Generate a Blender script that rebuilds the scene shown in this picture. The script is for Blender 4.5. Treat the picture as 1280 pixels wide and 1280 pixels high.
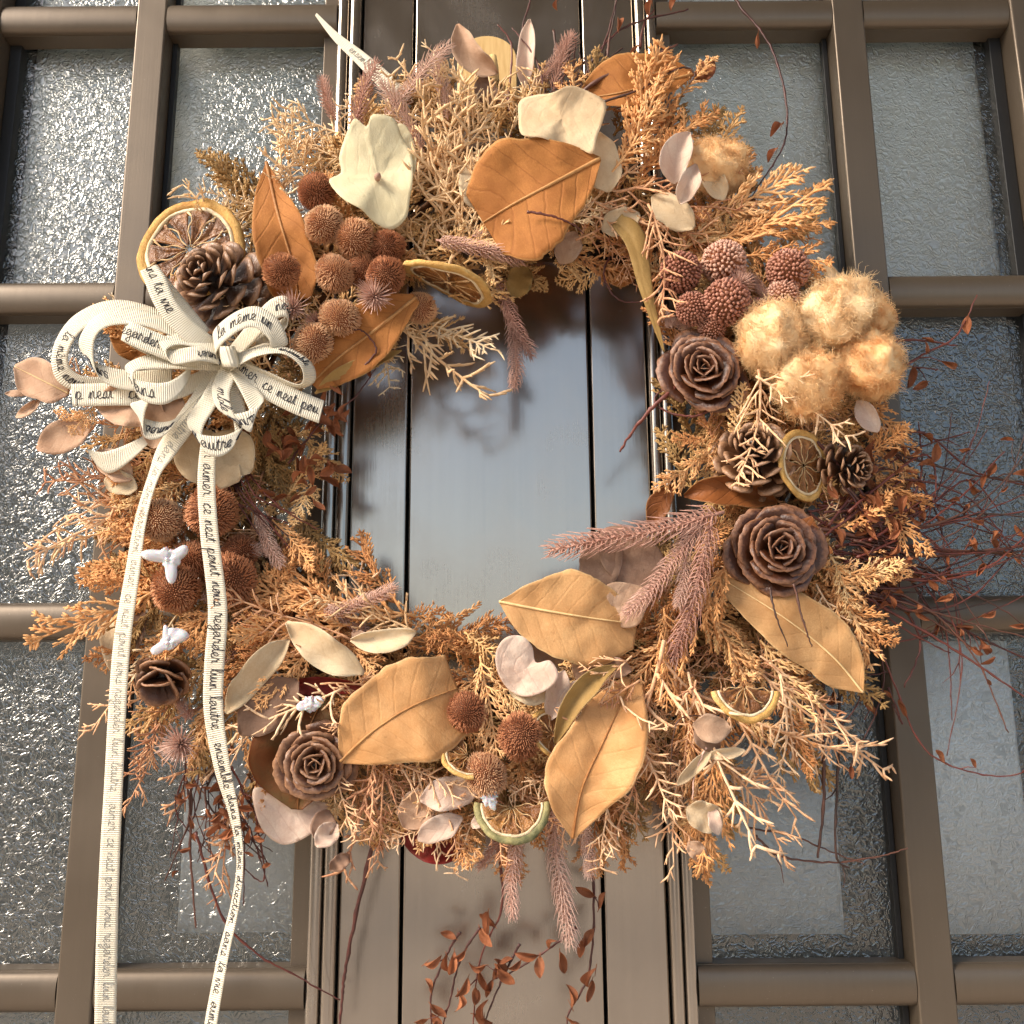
import bpy, math, random
from mathutils import Vector, Matrix, noise
R_ = math.radians
random.seed(7)
for o in list(bpy.data.objects): bpy.data.objects.remove(o)
SC = bpy.context.scene
COL = SC.collection

# ------------------------------------------------------------------ camera
F_PX = 1233.0            # focal length in photograph pixels (1280 wide)
PITCH = R_(12.1); ROLL = R_(0.45)
DIST = 0.56              # camera to door plane (y = 0)
Fv = Vector((0, math.cos(PITCH), math.sin(PITCH)))
R0 = Vector((1, 0, 0)); U0 = Vector((0, -math.sin(PITCH), math.cos(PITCH)))
Rv = R0*math.cos(ROLL) - U0*math.sin(ROLL)
Uv = U0*math.cos(ROLL) + R0*math.sin(ROLL)
CAM = Vector((0, -DIST, 1.35))
cd = bpy.data.cameras.new('camera'); cam = bpy.data.objects.new('camera', cd); COL.objects.link(cam)
m = Matrix.Identity(4)
for i in range(3):
    m[i][0] = Rv[i]; m[i][1] = Uv[i]; m[i][2] = -Fv[i]; m[i][3] = CAM[i]
cam.matrix_world = m
cd.sensor_width = 36; cd.lens = F_PX/1280*36; cd.clip_start = 0.02; cd.clip_end = 500
SC.camera = cam
SC.render.resolution_x = 1024; SC.render.resolution_y = 1024

# ------------------------------------------------------------------ light
SUN_EL, SUN_AZ = R_(36), R_(-58)      # azimuth measured from straight out of the door (-Y) towards +X
w = bpy.data.worlds.new('World'); SC.world = w; w.use_nodes = True
nt = w.node_tree; bg = nt.nodes['Background']
sky = nt.nodes.new('ShaderNodeTexSky'); sky.sky_type = 'NISHITA'; sky.sun_disc = False
sky.sun_elevation = SUN_EL; sky.sun_rotation = math.pi - SUN_AZ
sky.air_density = 1.0; sky.dust_density = 2.2; sky.ozone_density = 1.0
nt.links.new(sky.outputs[0], bg.inputs[0]); bg.inputs[1].default_value = 0.148
sd = bpy.data.lights.new('sun', 'SUN'); sun = bpy.data.objects.new('sun', sd); COL.objects.link(sun)
sd.energy = 2.5; sd.angle = R_(24); sd.color = (1.0, 0.90, 0.78)
sdir = Vector((math.sin(SUN_AZ)*math.cos(SUN_EL), -math.cos(SUN_AZ)*math.cos(SUN_EL), math.sin(SUN_EL)))
sun.rotation_euler = sdir.to_track_quat('Z', 'Y').to_euler(); sun.location = (0, -3, 4)
SC.view_settings.view_transform = 'Standard'; SC.view_settings.look = 'None'
SC.view_settings.exposure = 1.08; SC.view_settings.gamma = 1
SC.render.engine = 'CYCLES'

# ------------------------------------------------------------------ helpers
KD = 0.00042             # metres for one depth unit
def W(px, py, d=0.0):
    """world point seen at photograph pixel (px,py) lying d units in front of the door; also its metres per pixel"""
    r = Fv*F_PX + Rv*(px-640) - Uv*(py-640)
    t = (DIST - d*KD)/r.y
    return CAM + r*t
def PS(px, py, d=0.0):
    r = Fv*F_PX + Rv*(px-640) - Uv*(py-640)
    return (DIST - d*KD)/r.y
def WV(dx, dy, dd, s):   # image-like vector (right, down, towards viewer) to world
    return Vector((dx*s, -dd*s, -dy*s))

class MB:
    def __init__(s): s.v = []; s.f = []; s.uv = {}
    def add(s, vs, fs):
        b = len(s.v); s.v.extend(vs); s.f.extend([tuple(i+b for i in q) for q in fs]); return b
    def box(s, x0, x1, y0, y1, z0, z1):
        s.add([(x0,y0,z0),(x1,y0,z0),(x1,y1,z0),(x0,y1,z0),(x0,y0,z1),(x1,y0,z1),(x1,y1,z1),(x0,y1,z1)],
              [(0,3,2,1),(4,5,6,7),(0,1,5,4),(1,2,6,5),(2,3,7,6),(3,0,4,7)])
    def tube(s, pts, rad, n=4, cap=True):
        pts = [Vector(p) for p in pts]
        if len(pts) < 2: return
        up = None; rings = []
        for i, p in enumerate(pts):
            t = (pts[min(i+1, len(pts)-1)] - pts[max(i-1, 0)])
            if t.length < 1e-12: t = Vector((0,0,1))
            t.normalize()
            if up is None:
                up = t.orthogonal().normalized()
            else:
                up = (up - t*up.dot(t))
                up = up.normalized() if up.length > 1e-6 else t.orthogonal().normalized()
            b = t.cross(up)
            r = rad[i] if hasattr(rad, '__len__') else rad
            rings.append([p + (up*math.cos(2*math.pi*k/n) + b*math.sin(2*math.pi*k/n))*r for k in range(n)])
        vs = [v for r in rings for v in r]; fs = []
        for i in range(len(rings)-1):
            for k in range(n):
                a = i*n+k; c = i*n+(k+1) % n
                fs.append((a, c, c+n, a+n))
        if cap:
            fs.append(tuple(range(n-1, -1, -1))); e = (len(rings)-1)*n; fs.append(tuple(range(e, e+n)))
        s.add(vs, fs)
    def grid(s, P, closed=False):
        """P rows of points"""
        n = len(P[0]); vs = [v for r in P for v in r]; fs = []
        for i in range(len(P)-1):
            for k in range(n if closed else n-1):
                a = i*n+k; c = i*n+(k+1) % n
                fs.append((a, c, c+n, a+n))
        s.add(vs, fs)
    def mesh(s, name, mat=None, smooth=True, uvs=None, origin=None):
        me = bpy.data.meshes.new(name)
        if origin is not None: vs = [tuple(Vector(v)-origin) for v in s.v]
        else: vs = [tuple(v) for v in s.v]
        me.from_pydata(vs, [], s.f)
        if smooth: me.polygons.foreach_set('use_smooth', [True]*len(me.polygons))
        if uvs:
            l = me.uv_layers.new(name='UVMap'); arr = []
            for p in me.loops: arr.extend(uvs[p.vertex_index])
            l.data.foreach_set('uv', arr)
        if mat: me.materials.append(mat)
        me.update(); return me

ORIG = {}
def top(name, label, cat, loc, group=None):
    o = bpy.data.objects.new(name, None); o.location = loc; COL.objects.link(o)
    o.empty_display_size = 0.02
    o['label'] = label; o['category'] = cat
    if group: o['group'] = group
    ORIG[o] = Matrix.Translation(Vector(loc)); return o
def link(name, me, parent=None, M=None, label=None):
    """link an object so that its world matrix is M"""
    o = bpy.data.objects.new(name, me); COL.objects.link(o)
    M = M or Matrix.Identity(4)
    if parent is not None:
        o.parent = parent; o.matrix_local = ORIG[parent].inverted() @ M
    else: o.matrix_world = M
    ORIG[o] = M
    if label: o['label'] = label
    return o
def build(name, mb, mat, parent=None, label=None, smooth=True, uvs=None, bevel=0, solid=0):
    org = Vector((0,0,0))
    for v in mb.v: org += Vector(v)
    org /= max(1, len(mb.v))
    me = mb.mesh(name, mat, smooth, uvs, org)
    o = link(name, me, parent, Matrix.Translation(org), label)
    if bevel:
        b = o.modifiers.new('bevel', 'BEVEL'); b.width = bevel; b.segments = 2; b.limit_method = 'ANGLE'
        b.harden_normals = True
    if solid:
        q = o.modifiers.new('solid', 'SOLIDIFY'); q.thickness = solid; q.offset = 0
    return o
def cr(p, t):
    """catmull-rom through list of tuples, t in 0..1"""
    n = len(p)-1; x = min(max(t, 0), 1)*n; i = min(int(x), n-1); f = x-i
    a = p[max(i-1, 0)]; b = p[i]; c = p[i+1]; d = p[min(i+2, n)]
    if not hasattr(b, '__len__'):
        return 0.5*((2*b)+(-a+c)*f+(2*a-5*b+4*c-d)*f*f+(-a+3*b-3*c+d)*f**3)
    return [0.5*((2*b[k])+(-a[k]+c[k])*f+(2*a[k]-5*b[k]+4*c[k]-d[k])*f*f+(-a[k]+3*b[k]-3*c[k]+d[k])*f**3) for k in range(len(b))]
def lin(p, t):
    n = len(p)-1; x = min(max(t, 0), 1)*n; i = min(int(x), n-1); f = x-i
    return p[i]*(1-f)+p[i+1]*f
def frame(px, py, d, axis, spin=0.0, scale=1.0):
    """matrix whose local Z points along axis=(right,down,towards) and local units are pixels*scale"""
    s = PS(px, py, d)*scale
    z = WV(*axis, 1.0).normalized()
    q = z.to_track_quat('Z', 'Y').to_matrix().to_4x4()
    return Matrix.Translation(W(px, py, d)) @ q @ Matrix.Rotation(spin, 4, 'Z') @ Matrix.Scale(s, 4)
def frame_bt(x0, y0, d0, x1, y1, d1, unit, roll=0.0, flat=1.0, flip=1):
    """local +Y from base to tip, local Z towards viewer; 'unit' = local length of the thing"""
    a = W(x0, y0, d0); b = W(x1, y1, d1); y = b-a; L = y.length; y.normalize()
    v = Vector((0, -1, 0)); z = (v - y*v.dot(y))
    z = z.normalized() if z.length > 1e-5 else y.orthogonal().normalized()
    x = y.cross(z)
    s = L/unit
    M = Matrix(((x.x*flip, y.x, z.x, 0), (x.y*flip, y.y, z.y, 0), (x.z*flip, y.z, z.z, 0), (0,0,0,1)))
    return Matrix.Translation(a) @ M @ Matrix.Rotation(roll, 4, 'Y') @ Matrix.Scale(s, 4)

# ------------------------------------------------------------------ materials
def mat(name, col, rough=0.6, metal=0.0, spec=0.4):
    m = bpy.data.materials.new(name); m.use_nodes = True
    b = m.node_tree.nodes['Principled BSDF']
    b.inputs['Base Color'].default_value = (*col, 1); b.inputs['Roughness'].default_value = rough
    b.inputs['Metallic'].default_value = metal; b.inputs['Specular IOR Level'].default_value = spec
    return m
class N:
    def __init__(s, m): s.t = m.node_tree; s.b = s.t.nodes['Principled BSDF']
    def n(s, typ, **k):
        x = s.t.nodes.new(typ)
        for a, b in k.items(): setattr(x, a, b)
        return x
    def l(s, a, b): s.t.links.new(a, b)
    def val(s, x, sock):
        if isinstance(x, (int, float)): sock.default_value = x
        else: s.l(x, sock)
    def math(s, op, a, b=0.0, clamp=False):
        x = s.n('ShaderNodeMath', operation=op, use_clamp=clamp); s.val(a, x.inputs[0]); s.val(b, x.inputs[1]); return x.outputs[0]
    def noise(s, scale, detail=3, rough=0.5, vec=None, dist=0.0):
        x = s.n('ShaderNodeTexNoise'); x.inputs['Scale'].default_value = scale; x.inputs['Detail'].default_value = detail
        x.inputs['Roughness'].default_value = rough; x.inputs['Distortion'].default_value = dist
        if vec: s.l(vec, x.inputs['Vector'])
        return x.outputs['Fac']
    def coord(s, k='Object', scale=None):
        x = s.n('ShaderNodeTexCoord'); o = x.outputs[k]
        if scale:
            mp = s.n('ShaderNodeMapping'); mp.inputs['Scale'].default_value = scale; s.l(o, mp.inputs['Vector']); o = mp.outputs[0]
        return o
    def ramp(s, fac, stops):
        x = s.n('ShaderNodeValToRGB'); s.val(fac, x.inputs[0]); e = x.color_ramp.elements
        while len(e) < len(stops): e.new(0.5)
        for i, (p, c) in enumerate(stops): e[i].position = p; e[i].color = (*c, 1)
        return x.outputs[0]
    def mix(s, fac, a, b, mode='MIX'):
        x = s.n('ShaderNodeMix', data_type='RGBA', blend_type=mode); s.val(fac, x.inputs[0])
        for v, k in ((a, 6), (b, 7)):
            if isinstance(v, tuple): x.inputs[k].default_value = (*v, 1)
            else: s.l(v, x.inputs[k])
        return x.outputs[2]
    def bump(s, h, strength=0.3, dist=0.0005, nrm=None):
        x = s.n('ShaderNodeBump'); x.inputs['Strength'].default_value = strength; x.inputs['Distance'].default_value = dist
        s.l(h, x.inputs['Height'])
        if nrm: s.l(nrm, x.inputs['Normal'])
        return x.outputs[0]
    def rnd(s): return s.n('ShaderNodeObjectInfo').outputs['Random']

def m_organic(name, stops, rough=0.75, scale=1500, bump=0.5, dist=0.0003, vary=0.35, spec=0.25, world=True, subs=0.0):
    """mottled dry plant matter: ramp over noise, shifted per object"""
    m = mat(name, (0.5,0.5,0.5), rough, 0, spec); g = N(m)
    geo = g.n('ShaderNodeNewGeometry')
    vec = geo.outputs['Position'] if world else g.coord()
    f = g.math('ADD', g.math('MULTIPLY', g.noise(scale*0.25, 4, 0.65, vec), 0.6), g.math('MULTIPLY', g.noise(scale*0.05, 2, 0.5, vec), 0.4))
    f = g.math('ADD', f, g.math('MULTIPLY', g.math('SUBTRACT', g.rnd(), 0.5), vary))
    c = g.ramp(f, stops); g.l(c, g.b.inputs['Base Color'])
    f2 = g.noise(scale, 3, 0.7, vec)
    g.l(g.bump(f2, bump, dist), g.b.inputs['Normal'])
    if subs:
        g.b.inputs['Subsurface Weight'].default_value = subs; g.b.inputs['Subsurface Radius'].default_value = (1,.6,.3)
        g.b.inputs['Subsurface Scale'].default_value = 0.002
    return m
def m_leaf(name, base, dark, rim, vein=(0.4,0.2,0.06), nv=7, rough=0.5, veins=1.0, blot=0.5, back=None, trans=0.15):
    m = mat(name, base, min(.75, rough+.14), 0, 0.22); g = N(m); trans = max(trans, .22)
    uv = g.coord('UV'); sp = g.n('ShaderNodeSeparateXYZ'); g.l(uv, sp.inputs[0])
    u = sp.outputs[0]; v = g.math('ABSOLUTE', g.math('MULTIPLY', g.math('SUBTRACT', sp.outputs[1], 0.5), 2.0))
    geo = g.n('ShaderNodeNewGeometry')
    nz = g.noise(60, 3, 0.6, geo.outputs['Position']); fine = g.noise(900, 3, 0.7, geo.outputs['Position'])
    ph = g.math('ADD', g.math('SUBTRACT', g.math('MULTIPLY', u, nv), g.math('MULTIPLY', v, 1.4)), g.math('MULTIPLY', nz, 0.5))
    fr = g.math('ABSOLUTE', g.math('SUBTRACT', g.math('FRACT', ph), 0.5))
    line = g.math('MULTIPLY', g.math('LESS_THAN', fr, 0.035), g.math('GREATER_THAN', 0.93, v))
    soft = g.math('SUBTRACT', 1.0, g.math('MULTIPLY', fr, 9.0), True)
    c = g.mix(g.math('MULTIPLY', g.ramp(nz, [(0.35,(0,0,0)),(0.7,(1,1,1))]), blot), base, dark)
    c = g.mix(g.math('MULTIPLY', g.math('SUBTRACT', fine, 0.35), 0.5, True), c, dark)
    c = g.mix(g.math('MULTIPLY', line, 0.45*veins), c, vein)
    edge = g.math('GREATER_THAN', v, 0.965)
    c = g.mix(g.math('MULTIPLY', edge, 0.45), c, rim)
    vor = g.n('ShaderNodeTexVoronoi', feature='DISTANCE_TO_EDGE'); vor.inputs['Scale'].default_value = 700
    g.l(geo.outputs['Position'], vor.inputs['Vector'])
    spots = g.ramp(g.noise(260, 2, 0.5, geo.outputs['Position']), [(0.70,(0,0,0)),(0.76,(1,1,1))])
    net = g.ramp(vor.outputs[0], [(0.0,(1,1,1)),(0.12,(0,0,0))]); c = g.mix(g.math('MULTIPLY', net, 0.22), c, dark)
    mid_ = g.math('SUBTRACT', 1.0, g.math('MULTIPLY', v, 5.0), True); c = g.mix(g.math('MULTIPLY', mid_, 0.25), c, dark)
    c = g.mix(g.math('MULTIPLY', spots, 0.6), c, tuple(x*0.7 for x in dark))
    big = g.ramp(g.noise(60, 5, 0.75, geo.outputs['Position'], 0.5), [(0.40,(0,0,0)),(0.60,(1,1,1))])
    c = g.mix(g.math('MULTIPLY', big, blot*0.9), c, tuple(x*0.85+y*0.15 for x, y in zip(dark, base)))
    fib = g.n('ShaderNodeMapping'); fib.inputs['Scale'].default_value = (30, 6, 1); g.l(uv, fib.inputs['Vector'])
    c = g.mix(g.math('MULTIPLY', g.math('SUBTRACT', g.noise(3.0, 3, 0.7, fib.outputs[0]), 0.4), 0.8, True), c, dark)
    hs = g.n('ShaderNodeHueSaturation'); g.l(c, hs.inputs['Color'])
    g.l(g.math('ADD', 0.85, g.math('MULTIPLY', g.rnd(), 0.3)), hs.inputs['Value'])
    g.l(hs.outputs[0], g.b.inputs['Base Color'])
    h = g.math('ADD', g.math('MULTIPLY', soft, -1.0*veins), g.math('MULTIPLY', fine, 0.5))
    h = g.math('ADD', h, g.math('MULTIPLY', g.math('MINIMUM', vor.outputs[0], 0.2), 1.0))
    h = g.math('ADD', h, g.math('MULTIPLY', nz, 3.0))
    g.l(g.bump(h, 0.5, 0.00045), g.b.inputs['Normal'])
    # thin leaf lets a little light through
    tr = g.n('ShaderNodeBsdfTranslucent'); g.l(hs.outputs[0], tr.inputs[0])
    mx = g.n('ShaderNodeMixShader'); mx.inputs[0].default_value = trans
    out = [n for n in m.node_tree.nodes if n.type == 'OUTPUT_MATERIAL'][0]
    g.l(g.b.outputs[0], mx.inputs[1]); g.l(tr.outputs[0], mx.inputs[2]); g.l(mx.outputs[0], out.inputs[0])
    return m

def m_metal(name, base, rough=0.3, metal=0.85, streak=0.4, stain=0.3):
    m = mat(name, base, rough, metal, 0.5); g = N(m)
    geo = g.n('ShaderNodeNewGeometry'); mp = g.n('ShaderNodeMapping'); mp.inputs['Scale'].default_value = (1, 1, 0.012)
    g.l(geo.outputs['Position'], mp.inputs['Vector'])
    st = g.noise(1500, 3, 0.6, mp.outputs[0])
    st2 = g.noise(260, 3, 0.6, mp.outputs[0])
    bl = g.noise(22, 3, 0.5, geo.outputs['Position'], 0.3)
    fine = g.noise(400, 4, 0.7, geo.outputs['Position'])
    c = g.mix(g.math('MULTIPLY', st2, streak), base, tuple(x*0.62 for x in base))
    c = g.mix(g.math('MULTIPLY', g.ramp(bl, [(0.42,(0,0,0)),(0.70,(1,1,1))]), stain), c, tuple(x*1.25 for x in base))
    dust = g.ramp(g.noise(1100, 2, 0.5, geo.outputs['Position']), [(0.74,(0,0,0)),(0.78,(1,1,1))])
    c = g.mix(g.math('MULTIPLY', dust, 0.35), c, (0.55,0.5,0.42))
    g.l(c, g.b.inputs['Base Color'])
    r = g.math('ADD', rough-0.08, g.math('MULTIPLY', st, 0.12))
    r = g.math('ADD', r, g.math('MULTIPLY', g.ramp(bl, [(0.4,(0,0,0)),(0.7,(1,1,1))]), 0.10))
    r = g.math('ADD', r, g.math('MULTIPLY', g.math('SUBTRACT', fine, 0.5), 0.1))
    g.l(r, g.b.inputs['Roughness'])
    h = g.math('ADD', st, g.math('MULTIPLY', st2, 2.0))
    g.l(g.bump(h, 0.18, 0.00012), g.b.inputs['Normal'])
    return m

def add_trans(m, f):
    b_ = m.node_tree.nodes['Principled BSDF']; t_ = m.node_tree.nodes.new('ShaderNodeBsdfTranslucent')
    m.node_tree.links.new(b_.inputs['Base Color'].links[0].from_socket, t_.inputs[0])
    x_ = m.node_tree.nodes.new('ShaderNodeMixShader'); x_.inputs[0].default_value = f
    o_ = [n for n in m.node_tree.nodes if n.type == 'OUTPUT_MATERIAL'][0]
    m.node_tree.links.new(b_.outputs[0], x_.inputs[1]); m.node_tree.links.new(t_.outputs[0], x_.inputs[2]); m.node_tree.links.new(x_.outputs[0], o_.inputs[0])
M = {}
M['bronze'] = m_metal('bronze_bar', (0.135, 0.103, 0.072), 0.40, 0.5, 0.3, 0.12)
M['panel'] = m_metal('bronze_panel', (0.40, 0.345, 0.285), 0.20, 0.92, 0.30, 0.30)
M['gasket'] = mat('gasket', (0.012, 0.012, 0.012), 0.5)
M['dark'] = mat('dark_recess', (0.02, 0.017, 0.013), 0.6)
# obscure glass: pebbled front face, dim room behind
def m_glass():
    m = mat('obscure_glass', (0.9,0.95,0.93), 0.08, 0, 0.5); g = N(m)
    geo = g.n('ShaderNodeNewGeometry')
    vec = geo.outputs['Position']
    n1 = g.noise(190, 1, 0.5, vec, 1.5)
    ridg = g.math('SUBTRACT', 1.0, g.math('MULTIPLY', g.math('ABSOLUTE', g.math('SUBTRACT', n1, 0.5)), 7.0), True)
    n2 = g.noise(150, 1, 0.5, vec, 0.6)
    h = g.math('ADD', g.math('MULTIPLY', ridg, 1.0), g.math('MULTIPLY', n2, 1.2))
    bp = g.bump(h, 0.65, 0.0009)
    gl = g.n('ShaderNodeBsdfGlossy'); gl.inputs['Roughness'].default_value = 0.19; gl.inputs['Color'].default_value = (1,0.98,0.91,1)
    bw = g.bump(h, 0.5, 0.00055); g.l(bw, gl.inputs['Normal'])
    tr = g.n('ShaderNodeBsdfTransparent')
    lw = g.n('ShaderNodeLayerWeight'); lw.inputs['Blend'].default_value = 0.22; g.l(bp, lw.inputs['Normal'])
    tint = g.ramp(lw.outputs['Facing'], [(0.0,(0.99,1.0,0.99)),(0.3,(0.86,0.89,0.88)),(0.55,(0.30,0.32,0.31)),(0.8,(0.10,0.11,0.11))])
    g.l(tint, tr.inputs[0])
    fr = g.n('ShaderNodeFresnel'); fr.inputs['IOR'].default_value = 1.75; g.l(bw, fr.inputs['Normal'])
    mx = g.n('ShaderNodeMixShader'); g.l(g.math('ADD', g.math('MULTIPLY', fr.outputs[0], 1.4), 0.02, True), mx.inputs[0])
    g.l(tr.outputs[0], mx.inputs[1]); g.l(gl.outputs[0], mx.inputs[2])
    out = [n for n in m.node_tree.nodes if n.type == 'OUTPUT_MATERIAL'][0]; g.l(mx.outputs[0], out.inputs[0])
    return m
M['glass'] = m_glass()
gb_ = mat('glass_back', (1,1,1)); t_ = gb_.node_tree.nodes.new('ShaderNodeBsdfTransparent')
gb_.node_tree.links.new(t_.outputs[0], [n for n in gb_.node_tree.nodes if n.type == 'OUTPUT_MATERIAL'][0].inputs[0]); M['glass_back'] = gb_
M['mag_orange'] = m_leaf('magnolia_orange', (0.54,0.23,0.065), (0.29,0.10,0.025), (0.66,0.42,0.17), (0.28,0.10,0.03), 7, 0.62)
M['mag_tan'] = m_leaf('magnolia_tan', (0.66,0.40,0.18), (0.42,0.20,0.07), (0.80,0.62,0.32), (0.36,0.17,0.05), 8, 0.42, 0.45)
M['mag_gold'] = m_leaf('magnolia_gold', (0.74,0.43,0.19), (0.50,0.23,0.075), (0.85,0.66,0.36), (0.36,0.16,0.05), 8, 0.45, 0.5)
M['mag_brown'] = m_leaf('magnolia_brown', (0.30,0.105,0.03), (0.16,0.05,0.015), (0.6,0.35,0.12), (0.14,0.05,0.02), 7, 0.32)
M['olive'] = m_leaf('leaf_underside', (0.48,0.31,0.11), (0.30,0.17,0.05), (0.6,0.45,0.2), (0.3,0.2,0.08), 8, 0.45, 0.3)
M['cream'] = m_leaf('cream_leaf', (0.80,0.67,0.46), (0.58,0.40,0.22), (0.82,0.74,0.55), (0.55,0.42,0.27), 5, 0.6, 0.35, 0.55, trans=0.25)
M['greencream'] = m_leaf('green_cream', (0.82,0.75,0.52), (0.70,0.60,0.36), (0.80,0.75,0.52), (0.62,0.56,0.36), 6, 0.6, 0.35, 0.4, trans=0.25)
M['pinkpale'] = m_leaf('pink_pale', (0.72,0.51,0.35), (0.44,0.25,0.15), (0.78,0.62,0.5), (0.45,0.25,0.18), 5, 0.6, 0.35, 0.7, trans=0.25)
M['mauve'] = m_leaf('mauve_leaf', (0.42,0.27,0.185), (0.24,0.135,0.085), (0.62,0.42,0.34), (0.28,0.16,0.12), 5, 0.55, 0.3, 0.8)
M['white'] = m_leaf('white_leaf', (0.82,0.69,0.56), (0.60,0.38,0.28), (0.84,0.77,0.66), (0.5,0.28,0.22), 4, 0.6, 0.5, 0.45, trans=0.25)
M['redgreen'] = m_leaf('red_green_leaf', (0.10,0.085,0.03), (0.22,0.06,0.015), (0.32,0.05,0.02), (0.05,0.02,0.01), 6, 0.4, 0.4, 0.9)
M['red'] = m_leaf('red_leaf', (0.34,0.025,0.025), (0.20,0.035,0.02), (0.5,0.06,0.05), (0.2,0.02,0.02), 6, 0.35, 0.3, 0.9)
M['dry'] = m_leaf('dry_small', (0.44,0.17,0.075), (0.19,0.06,0.026), (0.5,0.2,0.09), (0.2,0.07,0.03), 4, 0.5, 0.4, 0.8)
M['midrib'] = m_organic('midrib', [(0.3,(0.30,0.12,0.035)),(0.7,(0.50,0.27,0.10))], 0.6, 1500)
M['midrib_pale'] = m_organic('midrib_pale', [(0.3,(0.62,0.40,0.17)),(0.7,(0.78,0.58,0.3))], 0.6, 1500)
M['juniper'] = m_organic('juniper_dry', [(0.3,(0.46,0.21,0.11)),(0.48,(0.72,0.41,0.22)),(0.70,(0.84,0.60,0.37))], 0.75, 1600, 0.6)
M['juniper_cream'] = m_organic('juniper_cream', [(0.25,(0.62,0.37,0.18)),(0.5,(0.82,0.58,0.33)),(0.78,(0.90,0.74,0.50))], 0.75, 1600, 0.6)
M['cypress'] = m_organic('cypress_dry', [(0.22,(0.34,0.13,0.045)),(0.5,(0.72,0.355,0.135)),(0.8,(0.84,0.54,0.27))], 0.7, 1600, 0.7)
M['cypress_gold'] = m_organic('cypress_gold', [(0.22,(0.34,0.19,0.07)),(0.5,(0.72,0.43,0.18)),(0.8,(0.84,0.61,0.33))], 0.7, 1600, 0.7)
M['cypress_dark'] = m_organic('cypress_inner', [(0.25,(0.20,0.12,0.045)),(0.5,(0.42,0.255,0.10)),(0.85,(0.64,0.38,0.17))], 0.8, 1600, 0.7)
M['plume'] = m_organic('plume_mauve', [(0.25,(0.38,0.18,0.13)),(0.5,(0.58,0.35,0.27)),(0.8,(0.74,0.54,0.44))], 0.6, 1600, 0.3)
M['twig'] = m_organic('twig_red', [(0.3,(0.05,0.014,0.010)),(0.7,(0.16,0.038,0.024))], 0.45, 1500, 0.4, spec=0.5)
M['twig_dark'] = m_organic('twig_dark', [(0.3,(0.035,0.018,0.012)),(0.7,(0.13,0.05,0.03))], 0.5, 1500, 0.4, spec=0.5)
M['vine'] = m_organic('vine', [(0.3,(0.05,0.025,0.012)),(0.7,(0.17,0.08,0.035))], 0.7, 900, 0.8)
M['ball'] = m_organic('seed_ball', [(0.2,(0.42,0.16,0.075)),(0.5,(0.62,0.29,0.14)),(0.8,(0.80,0.52,0.30))], 0.7, 2600, 0.4, vary=0.5)
M['ball_red'] = m_organic('seed_ball_red', [(0.2,(0.22,0.07,0.045)),(0.5,(0.44,0.20,0.135)),(0.8,(0.70,0.45,0.33))], 0.6, 2600, 0.4)
M['ball_core'] = m_organic('ball_core', [(0.3,(0.10,0.035,0.015)),(0.7,(0.24,0.09,0.04))], 0.8, 2600, 0.4)
M['cotton'] = m_organic('cotton', [(0.3,(0.98,0.52,0.20)),(0.48,(1.0,0.70,0.37)),(0.75,(1.0,0.82,0.54))], 0.95, 260, 0.1, spec=0.02, subs=0.0)
add_trans(M['cotton'], 0.25)
M['rind'] = m_organic('orange_rind', [(0.3,(0.48,0.24,0.06)),(0.55,(0.70,0.42,0.13)),(0.8,(0.80,0.58,0.27))], 0.6, 1300, 1.0, 0.0009, 0.1)
M['pith'] = m_organic('pith', [(0.3,(0.58,0.42,0.23)),(0.6,(0.82,0.70,0.48))], 0.75, 900, 0.9, 0.0008, 0.05)
M['flesh'] = m_organic('orange_flesh', [(0.3,(0.06,0.02,0.006)),(0.5,(0.23,0.085,0.02)),(0.75,(0.52,0.26,0.07))], 0.35, 420, 1.0, 0.0015, 0.1, spec=0.5)
M['membrane'] = m_organic('membrane', [(0.3,(0.42,0.22,0.08)),(0.7,(0.72,0.52,0.28))], 0.6, 900, 0.5, 0.0005, 0.1)
M['rind_green'] = m_organic('lime_rind', [(0.3,(0.08,0.09,0.04)),(0.55,(0.35,0.30,0.13)),(0.8,(0.66,0.55,0.28))], 0.6, 900, 0.8, 0.0006, 0.05)
M['glue'] = mat('hot_glue', (0.62,0.64,0.66), 0.18, 0, 0.6)
M['glue'].node_tree.nodes['Principled BSDF'].inputs['Subsurface Weight'].default_value = 0.6
M['glue'].node_tree.nodes['Principled BSDF'].inputs['Subsurface Scale'].default_value = 0.004
M['glue'].node_tree.nodes['Principled BSDF'].inputs['Transmission Weight'].default_value = 0.2
M['ink'] = mat('ink', (0.015,0.013,0.02), 0.6)
M['ink_faint'] = mat('ink_faint', (0.30,0.29,0.26), 0.7)
M['steel'] = mat('steel_wire', (0.5,0.5,0.5), 0.3, 1.0)
def m_wood():
    m = mat('hook_wood', (0.66,0.46,0.22), 0.55); g = N(m)
    geo = g.n('ShaderNodeNewGeometry'); mp = g.n('ShaderNodeMapping'); mp.inputs['Scale'].default_value = (1,1,0.08); g.l(geo.outputs['Position'], mp.inputs['Vector'])
    f = g.noise(450, 4, 0.6, mp.outputs[0], 0.5)
    g.l(g.ramp(f, [(0.3,(0.56,0.34,0.12)),(0.7,(0.72,0.50,0.22))]), g.b.inputs['Base Color']); g.l(g.bump(f, 0.3, 0.0002), g.b.inputs['Normal'])
    return m
M['wood'] = m_wood()
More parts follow.
